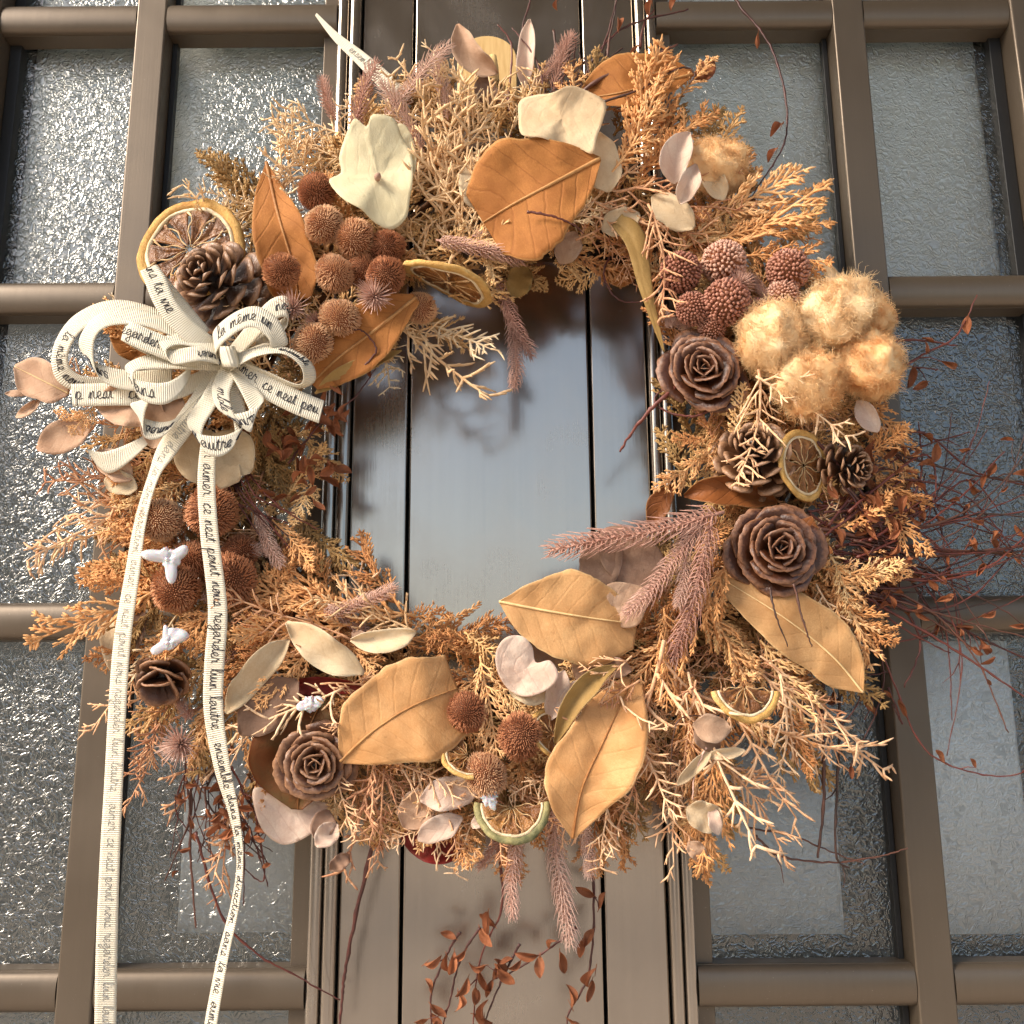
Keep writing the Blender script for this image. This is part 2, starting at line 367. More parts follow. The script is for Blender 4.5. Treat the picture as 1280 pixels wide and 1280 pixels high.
def m_cone(name, deep, mid, tip, tiplow=0.72):
    """woody scale: dark towards the base, weathered pale rim (real colour of the scale along its length, UV.x)"""
    m = mat(name, mid, 0.36, 0, 0.55); g = N(m)
    sp = g.n('ShaderNodeSeparateXYZ'); g.l(g.coord('UV'), sp.inputs[0])
    nz = g.noise(500, 4, 0.6, g.n('ShaderNodeNewGeometry').outputs['Position'])
    f = g.math('ADD', sp.outputs[0], g.math('MULTIPLY', g.math('SUBTRACT', nz, 0.5), 0.3))
    c = g.ramp(f, [(0.15, deep), (tiplow-0.12, mid), (tiplow+0.12, tip), (1.0, tuple(x*1.1 for x in tip))])
    g.l(c, g.b.inputs['Base Color'])
    mp = g.n('ShaderNodeMapping'); mp.inputs['Scale'].default_value = (3, 60, 1); g.l(g.coord('UV'), mp.inputs['Vector'])
    st = g.noise(1.0, 3, 0.6, mp.outputs[0])
    g.l(g.bump(g.math('ADD', nz, st), 0.6, 0.0005), g.b.inputs['Normal'])
    return m
M['cone'] = m_cone('pine_scale', (0.016,0.006,0.002), (0.085,0.033,0.013), (0.36,0.20,0.11), 0.92)
M['rose'] = m_cone('cedar_scale', (0.012,0.004,0.0015), (0.058,0.016,0.005), (0.26,0.12,0.06), 0.98)
M['rose_pale'] = m_cone('cedar_scale_worn', (0.025,0.009,0.004), (0.095,0.034,0.014), (0.34,0.17,0.085), 0.94)
def m_ribbon():
    m = mat('ribbon', (0.80,0.76,0.62), 0.6, 0, 0.35); g = N(m)
    sp = g.n('ShaderNodeSeparateXYZ'); g.l(g.coord('UV'), sp.inputs[0])
    ph = g.math('MULTIPLY', sp.outputs[0], 2*math.pi)
    sn = g.math('SINE', ph)
    c = g.mix(g.math('MULTIPLY', g.math('ADD', g.math('MULTIPLY', sn, -0.5), 0.5), 0.30), (0.86,0.80,0.65), (0.62,0.54,0.39))
    dirt = g.noise(90, 4, 0.6, g.n('ShaderNodeNewGeometry').outputs['Position'])
    c = g.mix(g.math('MULTIPLY', g.math('SUBTRACT', dirt, 0.45), 0.9, True), c, (0.66,0.55,0.36))
    g.l(c, g.b.inputs['Base Color']); g.l(g.bump(sn, 0.6, 0.0003), g.b.inputs['Normal'])
    tr = g.n('ShaderNodeBsdfTranslucent'); g.l(c, tr.inputs[0]); mx = g.n('ShaderNodeMixShader'); mx.inputs[0].default_value = 0.25
    out = [n for n in m.node_tree.nodes if n.type == 'OUTPUT_MATERIAL'][0]
    g.l(g.b.outputs[0], mx.inputs[1]); g.l(tr.outputs[0], mx.inputs[2]); g.l(mx.outputs[0], out.inputs[0])
    return m
M['ribbon'] = m_ribbon()

# ------------------------------------------------------------------ setting: ground, eaves
def struct(name, mb, m, label=None):
    o = build(name, mb, m, None, smooth=False); o['kind'] = 'structure'; return o
g_ = mat('paving', (0.5,0.4,0.3), 0.8); gg = N(g_)
gg.l(gg.ramp(gg.noise(3, 6, 0.6, gg.coord()), [(0.3,(0.44,0.355,0.27)),(0.7,(0.54,0.44,0.33))]), gg.b.inputs['Base Color'])
b = MB(); b.add([(-60,-60,0),(60,-60,0),(60,60,0),(-60,60,0)], [(0,1,2,3)]); struct('ground', b, g_)
b = MB(); b.box(-0.72,1.8,-1.75,0.12,2.60,2.68); struct('porch_ceiling', b, mat('eaves', (0.11,0.095,0.07), 0.8))

hw_ = mat('shaded_wall', (0.10,0.10,0.085), 0.8)
b = MB(); b.box(-16,-2.3,-9.4,-9,0,4.6); b.box(1.9,14,-8.4,-8,0,1.9); struct('house_and_hedge', b, hw_)  # unseen house and hedge, added to darken what the glass reflects
# ------------------------------------------------------------------ door
def X(px, py=640, d=0): return W(px, py, d).x
def Z(py, px=640, d=0): return W(px, py, d).z
door = top('front_door', 'bronze aluminium front door with a ribbed centre panel and gridded obscure glass panes, behind the wreath', 'door', (0, 0.0, 0.02))
ZB, ZT = 0.02, 2.25
xL0, xL1 = X(119,640,10.7), X(161,640,10.7)       # left muntin
xR0, xR1 = X(1095,640,10.7), X(1139,640,10.7)
gL, gR = X(509), X(741.5)           # grooves
sL, sR = X(436), X(816)             # strip outer edges
rL, rR = X(402), X(846)             # ridge outer edges
oL, oR = X(1,60), X(1263,60)        # outer stiles
oL = min(oL, X(-30,640)); 
def dbox(name, x0,x1,y0,y1,z0,z1,m,bev=0.0012,label=None):
    b = MB(); b.box(x0,x1,y0,y1,z0,z1); return build(name, b, m, door, label, False, bevel=bev)
gap = 0.0008
dbox('centre_panel', gL+gap, gR-gap, 0.0, 0.03, ZB, ZT, M['panel'], 0.0012)
dbox('side_strip', sL+gap, gL-gap, 0.0, 0.03, ZB, ZT, M['panel'], 0.0012)
dbox('side_strip', gR+gap, sR-gap, 0.0, 0.03, ZB, ZT, M['panel'], 0.0012)
dbox('panel_backing', rL, rR, 0.031, 0.045, ZB, ZT, M['dark'], 0)
for a, c in ((rL, sL), (sR, rR)):
    wd = (c-a)/2
    for k in range(2):
        x0 = a+k*wd; prof = []
        n = 10; b = MB(); P = []
        for i in range(n+1):
            t = math.pi*i/n
            P.append((x0+wd*0.04+wd*0.92*(0.5-0.5*math.cos(t)), -0.001 - 0.0035*math.sin(t)**0.6 if 0<i<n else 0.01))
        P = [(x0+wd*0.04, 0.03)]+P+[(x0+wd*0.96, 0.03)]
        b.grid([[(p[0],p[1],ZB) for p in P], [(p[0],p[1],ZT) for p in P]])
        build('moulding', b, M['panel'], door)
# recessed glazing frames next to the mouldings
GD = 0.016
fr = 0.0095
dbox('glazing_frame', rL-fr, rL-0.0002, 0.004, 0.03, ZB, ZT, M['bronze'], 0.0006)
dbox('glazing_frame', rR+0.0002, rR+fr, 0.004, 0.03, ZB, ZT, M['bronze'], 0.0006)
for (a, c) in ((xL0, xL1), (xR0, xR1)):
    dbox('muntin', a, c, -0.0045, 0.0145, ZB, ZT, M['bronze'], 0.0014)
dbox('stile', oL-0.09, oL, -0.006, 0.04, ZB, ZT, M['bronze'], 0.002)
dbox('stile', oR, oR+0.09, -0.006, 0.04, ZB, ZT, M['bronze'], 0.002)
dbox('gasket', oL+0.0002, oL+0.008, 0.010, 0.03, ZB, ZT, M['gasket'], 0.0006)
dbox('gasket', oR-0.008, oR-0.0002, 0.010, 0.03, ZB, ZT, M['gasket'], 0.0006)
for sx, s2 in ((xL1, 1), (xR0, -1)):
    x0, x1 = sorted((sx+s2*0.0003, sx+s2*0.0035))
    dbox('gasket', x0, x1, 0.0095, 0.0150, ZB, ZT, M['gasket'], 0.0004)
rails = [(Z(5), Z(38)), (Z(350), Z(388)), (Z(752), Z(792)), (Z(1211), Z(1258))]
pitch = (rails[0][0]-rails[3][0])/3
hgt = 0.0195
rc = [(a+c)/2 for a, c in rails]
rc = [rc[0]+pitch*0.95, rc[0]+2*pitch*0.95] + rc + [rc[-1]-pitch*k for k in range(1, 6)]
rc = [z for z in rc if ZB < z < ZT]
def rail(x0, x1, zc):
    h = 0.0105; P = []
    P.append((0.0140, zc+h)); P.append((0.001, zc+h))
    for i in range(13):
        t = i/12; ang = t*math.pi
        P.append((0.001 - 0.0055*math.sin(ang)**0.75, zc+h*math.cos(ang)*0.97))
    P.append((0.001, zc-h)); P.append((0.0140, zc-h))
    b = MB(); b.grid([[(x0,p[0],p[1]) for p in P], [(x1,p[0],p[1]) for p in P]])
    b.f.append(tuple(range(len(P)))); b.f.append(tuple(range(2*len(P)-1, len(P)-1, -1)))
    o = build('rail', b, M['bronze'], door, smooth=True)
    e = o.modifiers.new('es', 'EDGE_SPLIT'); e.split_angle = R_(40)
bays = [(oL, xL0), (xL1, rL), (rR, xR0), (xR1, oR)]
for zc in rc:
    for a, c in bays: rail(a+0.0002, c-0.0002, zc)
zs = sorted([ZB-0.01]+rc+[ZT+0.01])
for a, c in bays:
    for z0, z1 in zip(zs[:-1], zs[1:]):
        b = MB(); b.box(a+0.0005, c-0.0005, GD, GD+0.004, z0+0.002, z1-0.002)
        gp = build('glass_pane', b, M['glass'], door, smooth=False); gp.data.materials.append(M['glass_back'])
        for pl in gp.data.polygons:
            if pl.normal.y > -0.5: pl.material_index = 1
# room seen dimly through the obscure glass: dark wall, pale sheets added to brighten panes
b = MB(); b.box(-0.62,0.62,0.36,0.37,ZB,ZT); struct('hall_wall', b, mat('hall_wall', (0.04,0.042,0.04), 0.9))
b = MB(); b.box(-0.62,0.62,0.02,0.37,-0.002+ZB-0.01,ZB-0.004); struct('hall_floor', b, mat('hall_floor', (0.12,0.09,0.06), 0.5))
sheet_mat = mat('backing', (0.75,0.77,0.76), 0.9); cg = N(sheet_mat)
def pale_sheet(name, x0, x1, z0, z1, y, label, colr=(0.75,0.77,0.76)):
    wv_ = 0.0015 if y < 0.034 else 0.0001
    b = MB(); rows = []
    for j in range(2):
        z = z0 if j == 0 else z1
        rows.append([(x0+(x1-x0)*i/40, y+wv_*math.sin(i*0.9), z) for i in range(41)])
    b.grid(rows); mm = mat('pale_sheet', colr, 0.9)
    o = build(name, b, mm, None, solid=0.001); o['label'] = label; o['category'] = 'backing'; o['group'] = 'pale sheets brightening the obscure glass'; return o
G = 0.016+0.012
pale_sheet('pane_backing', X(-40,200), X(405,200), Z(352), Z(-200), 0.032, 'pale grey curtain added behind the upper left glass panes to brighten them', (0.88,0.88,0.82))
pale_sheet('pane_backing', X(850,200), X(1300,200), Z(352), Z(-200), 0.032, 'pale grey curtain added behind the upper right glass panes to brighten them', (0.90,0.90,0.85))
pale_sheet('pane_backing', X(200,1080), X(352,1080), Z(1180), Z(930), 0.036, 'small pale sheet added to brighten the lower left glass pane beside the ribbon tails', (0.78,0.79,0.77))
pale_sheet('pane_backing', X(898,1080), X(1075,1080), Z(1188), Z(940), 0.036, 'pale sheet added to brighten the glass pane right of the centre panel, below the wreath', (0.58,0.60,0.60))
pale_sheet('pane_backing', X(1180,1000), X(1320,1000), Z(1190), Z(800), 0.036, 'white sheet added to brighten the lower glass pane at the right edge', (0.80,0.80,0.78))

# ------------------------------------------------------------------ wooden hook
hook = top('wreath_hook', 'small beige wooden hook with a rounded top on the door above the wreath', 'hook', W(608, 110, 0))
def plate():
    b = MB(); c = W(609, 90, 0); s = PS(609, 90, 0); hw = 37*s; topz = c.z+12*s; P = []
    P.append((c.x-hw, c.z-70*s)); P.append((c.x+hw, c.z-70*s))
    for i in range(17):
        a = math.pi*i/16; P.append((c.x+hw*math.cos(a), topz+hw*0.9*math.sin(a)))
    n = len(P); y0, y1 = -0.0045, -0.0002
    b.add([(p[0], y0, p[1]) for p in P]+[(p[0], y1, p[1]) for p in P],
          [tuple(range(n))]+[tuple(range(2*n-1, n-1, -1))]+[(i, i+n, (i+1) % n+n, (i+1) % n) for i in range(n)])
    build('plate', b, M['wood'], hook, smooth=False, bevel=0.0008)
    b = MB(); s = PS(616, 90, 10)
    for k in range(1):
        pts = [W(616, 128, 12), W(616, 112, 30), W(616, 98, 42), W(616, 84, 44), W(616, 70, 44)]
        b.tube(pts, [9*s, 9*s, 8*s, 7*s, 4.5*s], 10)
    build('peg', b, M['wood'], hook)
plate()
b = MB(); s = PS(590, 120, 40)
b.tube([W(*cr([(560,150,60),(580,132,48),(600,118,40),(616,112,44),(640,124,50),(655,150,60)], t/14)) for t in range(15)], 2.2*s, 6)
o = build('hanging_wire', b, M['steel']); o['label'] = 'thin grey wire loop over the wooden hook at the top of the wreath'; o['category'] = 'wire'

# ------------------------------------------------------------------ the wreath
wreath = top('dried_wreath', 'large round wreath of dried orange foliage, cones, cotton and citrus on the door', 'wreath', W(620, 575, 60))
CX, CY = 622, 565
def ring(a, r):  # a in radians, clockwise from right in the picture
    return CX+r*math.cos(a), CY+r*math.sin(a)
b = MB()
for k in range(26):
    ph = random.uniform(0, 6.28); tw = random.choice([3,4,5,-4]); rr = random.uniform(8, 38); pts = []
    r0 = 345+random.uniform(-14, 14)
    for i in range(97):
        a = 2*math.pi*i/96; q = ph+tw*a
        x, y = ring(a, r0+rr*1.3*math.cos(q)+4*math.sin(9*a+ph)); pts.append(W(x, y, 50+rr*math.sin(q)))
    b.tube(pts, random.uniform(2.5, 5)*0.00042, 5, False)
build('vine_ring', b, M['vine'], wreath, label='dark twisted vine ring under the foliage')

# --- foliage templates: local +Y is the growing direction, length 100
def rv(s): return Vector((random.uniform(-s,s), random.uniform(-s,s), random.uniform(-s,s)))
def stick(b, p, d, L, r, n=4, bend=0.25, seg=4, nodes=True):
    pts = [p.copy()]; rad = []; q = p.copy(); dd = d.normalized(); bn = rv(bend)
    m_ = max(2, int(seg))
    for i in range(m_):
        dd = (dd + bn/m_ + rv(0.10)).normalized(); q = q+dd*(L/m_); pts.append(q.copy())
    for i in range(len(pts)):
        t = i/(len(pts)-1); rad.append(r*(1-0.25*t)*(1+(0.22*random.uniform(-1,1) if nodes else 0)))
    rad[-1] *= 0.55
    b.tube(pts, rad, n); return pts
def T_juniper(dens=1.0, thick=1.35):
    b = MB(); ax = stick(b, Vector((0,0,0)), Vector((random.uniform(-.1,.1),1,0)), 100, thick*1.15, 5, 0.5, 12)
    for i in range(1, len(ax)):
        t = i/(len(ax)-1); d = (ax[i]-ax[i-1]).normalized()
        for sgn in ((1,-1) if random.random() < 0.75*dens else (random.choice((1,-1)),)):
            if random.random() < 0.10: continue
            side = Vector((sgn, 0, random.uniform(-.7,.9)))
            d2 = (d*random.uniform(.5,1.2)+side*0.9).normalized(); L = random.uniform(12, 46)*(1.1-0.6*t)
            br = stick(b, ax[i], d2, L, thick, 5, 0.6, max(3, L/6))
            for j in range(1, len(br)-1):
                if random.random() < 0.72:
                    s3 = Vector((random.choice((1,-1)), random.uniform(-.2,.6), random.uniform(-.8,.8)))
                    stick(b, br[j], (br[j]-br[j-1]).normalized()+s3*0.7, random.uniform(5,14), thick*0.9, 5, 0.3, 3)
    return b
def T_cypress(w=34, thick=1.5, curl=0.5):
    b = MB(); bend = random.uniform(-.5,.5)
    ax = stick(b, Vector((0,0,0)), Vector((-bend*0.5,1,0.1)), 100, thick*1.1, 4, 0.5, 13)
    n = len(ax)
    for i in range(1, n):
        t = i/(n-1); d = (ax[i]-ax[i-1]).normalized()
        L = w*(math.sin(math.pi*min(1, t*0.85+0.14))**0.8)*random.uniform(.75,1.15)
        for sgn in (1,-1):
            if random.random() < .08: continue
            d2 = (d*random.uniform(.7,1.2)+Vector((sgn*0.9, 0, random.uniform(-.5,.7)))).normalized()
            p = ax[i].copy(); k = max(3, int(L/5.2)); dd = d2; pts = [p.copy()]
            for j in range(k):
                dd = (dd+d*0.10*curl*2+Vector((0,0,-0.05))+rv(0.17)).normalized(); p = p+dd*(L/k); pts.append(p.copy())
            rad = [thick*(1.0-0.35*j/k) for j in range(k+1)]; rad[-1] *= 0.6
            b.tube(pts, rad, 4)
            for j in range(1, k):
                u = j/k
                for s2 in (1,-1):
                    if random.random() < 0.22: continue
                    dv = (pts[j]-pts[j-1]).normalized(); sd_ = Vector((dv.y, -dv.x, 0))*s2
                    d3 = (dv*1.1+sd_*0.8+Vector((0,0,random.uniform(-.3,.5)))).normalized()
                    l3 = random.uniform(4,9.5)*(1.2-0.6*u)
                    q1 = pts[j]+d3*l3*0.55; q2 = q1+(d3+dv*0.6).normalized()*l3*0.45
                    b.tube([pts[j], q1, q2], [thick*0.6, thick*0.8, thick*0.3], 4)
    return b
def T_plume(needle=15, n=230, full=True):
    b = MB(); ax = stick(b, Vector((0,0,0)), Vector((0,1,0)), 100, 1.3, 5, 0.5, 16, False)
    for k in range(n):
        t = 0.04+0.96*(k/n); x = t*(len(ax)-1); i = min(int(x), len(ax)-2); p = ax[i].lerp(ax[i+1], x-i)
        d = (ax[i+1]-ax[i]).normalized(); a = k*2.399
        side = Vector((math.cos(a), 0, math.sin(a))); L = needle*random.uniform(.75,1.15)*(1 if t < 0.85 else 1-0.4*(t-0.85)/0.15)
        if t > 0.96: side *= 0.5
        p1 = p+(side*0.95+d*0.35).normalized()*L*0.5; p2 = p1+(side*0.45+d*1.0).normalized()*L*0.5
        b.tube([p, p1, p2], [0.55, 0.5, 0.2], 3, False)
    return b
def T_rosette(n=110, L=28):
    b = MB()
    for k in range(n):
        z = 1-(k+.5)/n*1.1; a = k*2.399; r = math.sqrt(max(0, 1-z*z)); d = Vector((r*math.cos(a), r*math.sin(a), z))
        l = L*random.uniform(.7,1.1); p1 = d*l*0.55; p2 = p1+(d+Vector((0,0,0.35))).normalized()*l*0.45
        b.tube([Vector((0,0,0)), p1, p2], [1.0, 0.9, 0.25], 3, False)
    return b
TJ = [T_juniper(random.uniform(.5,.9), random.uniform(1.0,1.3)).mesh('juniper', M['juniper']) for _ in range(14)]
TJc = [T_juniper(random.uniform(.5,.9), 1.2).mesh('juniper_pale', M['juniper_cream']) for _ in range(6)]
TC = [T_cypress(random.uniform(26,42), random.uniform(1.3,1.7)).mesh('cypress', M['cypress']) for _ in range(12)]
TCg = [T_cypress(random.uniform(28,40)).mesh('cypress_gold', M['cypress_gold']) for _ in range(5)]
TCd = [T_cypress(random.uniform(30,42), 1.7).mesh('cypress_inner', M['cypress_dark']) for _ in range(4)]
TP = [T_plume().mesh('plume', M['plume']) for _ in range(5)]
TR = [T_rosette().mesh('rosette', M['plume']) for _ in range(2)]
def sprig(kind, x0, y0, x1, y1, d0=110, d1=None, roll=None, wid=1.0):
    src = {'J':TJ, 'K':TJc, 'C':TC, 'G':TCg, 'D':TCd, 'P':TP}[kind]
    nm = {'J':'juniper_sprig','K':'juniper_sprig','C':'cypress_frond','G':'cypress_frond','D':'inner_frond','P':'feathery_sprig'}[kind]
    if d1 is None: d1 = d0+random.uniform(-25, 12)
    Mx = frame_bt(x0, y0, d0, x1, y1, d1, 100, random.uniform(-.5,.5) if roll is None else roll, flip=random.choice((1,-1)))
    # keep thickness constant on short or long sprigs
    L = math.hypot(x1-x0, y1-y0)/100
    k = wid*(min(1.5, max(0.8, 1/L if L < 1 else L**-0.35)))
    Mx = Mx @ Matrix.Diagonal((k, 1, k, 1))
    return link(nm, random.choice(src), wreath, Mx)

# inner fill: short fronds all round, low in the wreath
random.seed(11)
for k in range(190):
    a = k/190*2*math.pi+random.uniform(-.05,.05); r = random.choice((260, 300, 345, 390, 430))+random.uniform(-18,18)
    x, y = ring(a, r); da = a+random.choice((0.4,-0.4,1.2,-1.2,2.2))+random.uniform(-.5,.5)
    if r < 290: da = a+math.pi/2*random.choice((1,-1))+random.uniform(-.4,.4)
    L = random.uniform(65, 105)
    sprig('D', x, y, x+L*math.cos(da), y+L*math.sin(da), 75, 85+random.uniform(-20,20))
for k in range(120):
    a = k/120*2*math.pi+random.uniform(-.05,.05); r = random.uniform(275, 435)
    x, y = ring(a, r); da = a+random.choice((0.2,-0.5,1.0,-1.0))+random.uniform(-.5,.5)
    if r < 300: da = a+1.5*random.choice((1,-1))+random.uniform(-.4,.4)
    L = random.uniform(65, 110)
    deg = math.degrees(a) % 360
    kind = random.choice('CGGC') if not (200 < deg < 300) else random.choice('KKGG')
    if 30 < deg < 110: kind = random.choice('JJCG')
    sprig(kind, x, y, x+L*math.cos(da), y+L*math.sin(da), 95, 100+random.uniform(-15,15))

for k in range(130):
    a = k/130*2*math.pi+random.uniform(-.05,.05); r = random.uniform(262, 445)
    x, y = ring(a, r); da = a+random.choice((0.2,-0.5,0.9,-0.9))+random.uniform(-.5,.5)
    if r < 300: da = a+1.5*random.choice((1,-1))+random.uniform(-.4,.4)
    L = random.uniform(60, 95); deg = math.degrees(a) % 360
    kind = random.choice('CCGJ') if not (200 < deg < 290) else random.choice('KKGC')
    if 30 < deg < 80: kind = random.choice('JJCG')
    sprig(kind, x, y, x+L*math.cos(da), y+L*math.sin(da), 108, 112+random.uniform(-15,12))
for k in range(110):
    a = random.uniform(-.5, 3.5); r = random.uniform(285, 465)
    x, y = ring(a, r); da = a+random.uniform(-.9,.9)
    if r < 310: da = a+1.5*random.choice((1,-1))+random.uniform(-.4,.4)
    L = random.uniform(55, 95)
    sprig(random.choice('CJGJC'), x, y, x+L*math.cos(da), y+L*math.sin(da), 98, 108+random.uniform(-15,15))
# hand placed foliage  kind, base, tip, depth
S = [
 # top left juniper cloud
 ('K',560,300,505,125,125),('K',570,280,605,120,130),('K',545,265,565,110,128),('K',600,270,650,175,120),('K',590,215,470,150,130),
 ('K',430,200,335,165,100),('K',425,215,345,215,100),('K',560,335,590,200,135),('K',520,200,480,110,120),('K',500,260,540,140,132),
 ('K',540,330,480,230,128),('K',555,215,645,130,130),('K',470,185,375,125,105),('K',610,330,560,240,132),('K',530,250,620,230,138),
 ('K',500,150,440,120,110),('K',570,170,520,95,110),('K',640,200,600,150,120),('G',620,150,665,110,120),('G',625,165,610,115,118),
 # inner top left
 ('G',580,330,660,252,140),('G',540,315,645,270,130),('G',590,340,520,300,125),('G',560,370,645,345,110),('G',500,330,640,320,120),
 ('G',600,300,640,345,125),('G',520,390,600,420,95),('K',470,390,560,440,95),('K',490,400,605,520,90),('K',500,385,610,462,95),('K',470,430,500,490,85),
 ('G',540,300,500,350,120),('G',430,460,500,420,100),
 ('G',700,330,745,300,100),('G',690,300,700,350,95),('G',650,330,690,350,90),
 # top right
 ('C',780,205,868,92,140),('C',765,215,845,128,145),('C',800,215,880,120,132),('C',790,240,850,180,125),('C',850,120,885,78,110),
 ('J',770,240,930,205,140),('J',740,270,850,300,135),('J',810,255,905,372,165),('J',700,280,830,205,138),('J',830,235,935,190,140),('J',740,250,870,330,140),
 ('J',760,300,800,350,120),('J',850,260,960,240,145),('J',720,300,790,260,130),
 ('G',840,320,960,250,125),('C',860,335,1037,262,125),('C',850,300,1005,240,115),('C',900,300,1038,285,130),('C',930,320,1035,335,130),('G',870,330,880,400,120),('C',900,315,960,365,135),('G',830,350,800,310,110),
 ('G',760,330,700,355,95),('C',960,330,1045,380,120),
 # right middle
 ('C',1070,490,1155,560,115),('C',1080,540,1150,615,110),('C',890,560,842,632,125),('C',880,545,838,560,118),('G',935,530,885,480,130),('G',920,560,930,490,140),('C',1080,620,1150,700,110),('C',1090,590,1120,660,110),
 ('J',948,462,1003,606,176),('J',945,470,1068,532,178),
 ('C',1030,700,1112,822,130),('C',1010,705,1100,750,128),('G',1035,690,1080,770,135),('J',1020,730,1060,830,138),('C',1000,720,1110,790,125),('G',1040,740,1120,700,115),
 # lower right
 ('C',865,720,795,830,135),('C',870,740,965,845,128),('C',825,690,785,790,130),('C',850,780,780,890,135),('G',880,760,930,870,130),('C',905,900,880,1085,128),('C',860,900,905,1062,125),('G',950,800,1045,900,120),('C',830,760,860,880,140),
 ('C',910,700,880,860,140),('C',850,830,900,930,135),('G',840,1000,900,1100,115),('C',860,1020,865,1110,115),
 ('J',830,800,790,1065,160),('J',860,840,905,1070,150),('J',950,840,1092,992,125),('J',950,820,1085,905,125),('J',980,870,1030,1000,120),('J',905,860,965,1045,130),('J',800,850,720,910,160),
 ('J',775,870,835,1010,160),('J',870,850,850,960,155),('J',930,830,1060,870,120),('J',820,900,740,1010,158),('J',800,940,790,1070,150),('J',850,950,830,1080,140),('J',900,950,1010,1050,115),('J',940,900,1080,960,118),
 ('J',790,820,700,890,165),('J',770,960,740,1080,140),('J',960,800,1070,840,115),
 # left
 ('J',190,600,32,662,110),('J',180,625,48,712,108),('J',205,585,62,620,105),('J',195,645,95,600,112),('K',180,650,60,690,100),('J',210,570,110,625,112),
 ('C',200,735,42,795,120),('C',225,700,92,702,118),('C',215,715,120,745,115),('C',250,690,140,660,110),('C',280,755,215,850,138),('C',250,760,205,800,130),
 ('C',120,500,90,540,150),('C',110,520,70,530,140),('G',190,560,150,640,125),('G',230,600,170,660,120),
 ('J',180,820,108,910,95),('J',190,850,155,960,100),('J',195,900,190,1010,95),('K',220,770,160,870,105),('J',215,860,180,970,95),
 # lower left
 ('C',445,775,300,705,135),('C',335,810,295,700,135),('C',440,780,290,770,130),('C',520,770,340,715,130),('C',400,800,300,850,135),('C',330,740,390,690,120),('C',500,760,400,700,120),('C',360,790,260,830,130),
 ('J',430,830,290,800,140),('J',440,800,300,740,145),('K',520,790,400,730,145),('J',480,770,420,690,115),
 ('C',480,800,625,765,115),('C',560,790,650,770,110),('C',530,780,560,860,125),('C',600,820,645,940,160),('C',620,810,540,790,120),('G',580,790,640,835,130),('C',500,780,560,760,110),
 ('J',470,950,438,1095,150),('J',520,960,560,1065,145),('J',490,950,600,1000,150),('J',340,880,285,1010,125),('J',430,860,290,925,150),('J',400,855,520,840,150),('J',450,940,500,1040,150),('J',480,960,480,1080,145),('J',530,970,590,1050,140),('J',430,900,400,960,160),('J',420,960,440,1050,150),
 ('J',560,960,620,1000,140),('J',600,1010,560,1085,130),('J',620,1010,645,1075,135),('J',310,970,240,1090,95),('J',290,1000,255,1125,90),('G',540,1000,445,1050,125),('G',430,1000,395,1065,115),('G',470,1010,385,1035,115),
 ('J',660,1000,620,1085,125),('J',690,970,640,1000,150),('C',380,840,300,890,125),
 ('G',380,545,430,600,105),('G',330,560,400,520,105),('G',360,620,410,560,110),('D',320,540,390,610,110),('G',390,600,380,660,110),('C',340,650,400,720,118),
 # feathery mauve
 ('P',480,150,560,62,125),('P',440,165,480,95,122),('P',560,150,555,70,115),('P',530,190,470,120,125),('P',620,350,682,440,90),('P',640,400,647,492,85),('P',545,300,652,330,140),('P',590,295,640,290,140),
 ('P',890,650,868,835,170),('P',885,645,780,770,165),('P',905,640,690,702,168),('P',860,660,845,760,160),('P',650,1010,640,1145,120),('P',690,1000,702,1185,118),('P',725,1010,745,1095,118),('P',660,1020,600,1090,110),
 ('P',320,640,365,705,125),('P',270,690,345,680,120),('P',400,770,500,742,140),('P',410,755,460,790,138),('P',690,115,725,62,105),('P',670,110,690,55,105),('P',640,130,600,90,105),('P',720,110,745,85,105),
 ('P',270,840,330,770,120),('P',840,410,820,370,130),('P',870,420,830,390,130),('P',960,375,930,340,150),('P',250,750,310,720,130),('P',210,110+0,225,70,60) if False else ('P',420,150,395,100,110),
 ('P',240,900,215,850,120),('P',700,1090,690,1150,112),
]
S += [('C',200,800,120,850,100),('C',230,800,160,900,98),('D',230,830,150,800,95),('D',240,860,190,950,92),('D',260,850,230,960,95),('C',280,860,250,960,105),('J',260,870,215,1010,100),
 ('D',300,880,270,990,95),('C',320,830,250,850,115),('C',300,900,320,1010,110),('D',350,900,330,1040,100),('D',410,930,370,1050,100),('C',430,960,470,1060,112),('D',480,950,500,1060,105),('D',540,950,560,1060,105),('C',560,960,530,1060,115),
 ('D',620,940,640,1060,110),('C',650,950,700,1050,115),('D',700,930,680,1050,110),('D',740,960,780,1060,110),('C',760,980,800,1080,112),('J',640,980,680,1080,128),('J',560,1010,520,1090,125),('C',220,620,140,600,105),('C',240,640,150,690,108),('D',200,640,120,640,92),
 ('D',200,700,110,740,92),('D',220,740,130,790,92),('J',1000,850,1060,950,110),('C',960,860,1020,960,112),('D',1000,800,1080,900,95),('D',950,900,1000,1020,95),('D',900,930,940,1060,95),('C',1040,660,1110,640,115),('C',1060,760,1120,800,112)]
random.seed(23)
for q in S: sprig(*q[:6], d1=q[5]+random.uniform(-18,10))
for (x,y,d,ax,sc) in ((366,385,165,(-.1,.1,1),0.9),(468,370,165,(-.1,.2,1),1.0),(225,930,125,(-.2,.2,1),1.1),(925,355,160,(.1,0,1),0.8),(395,405,140,(-.4,.2,1),.7)):
    link('needle_rosette', random.choice(TR), wreath, frame(x, y, d, ax, random.random()*6, sc))

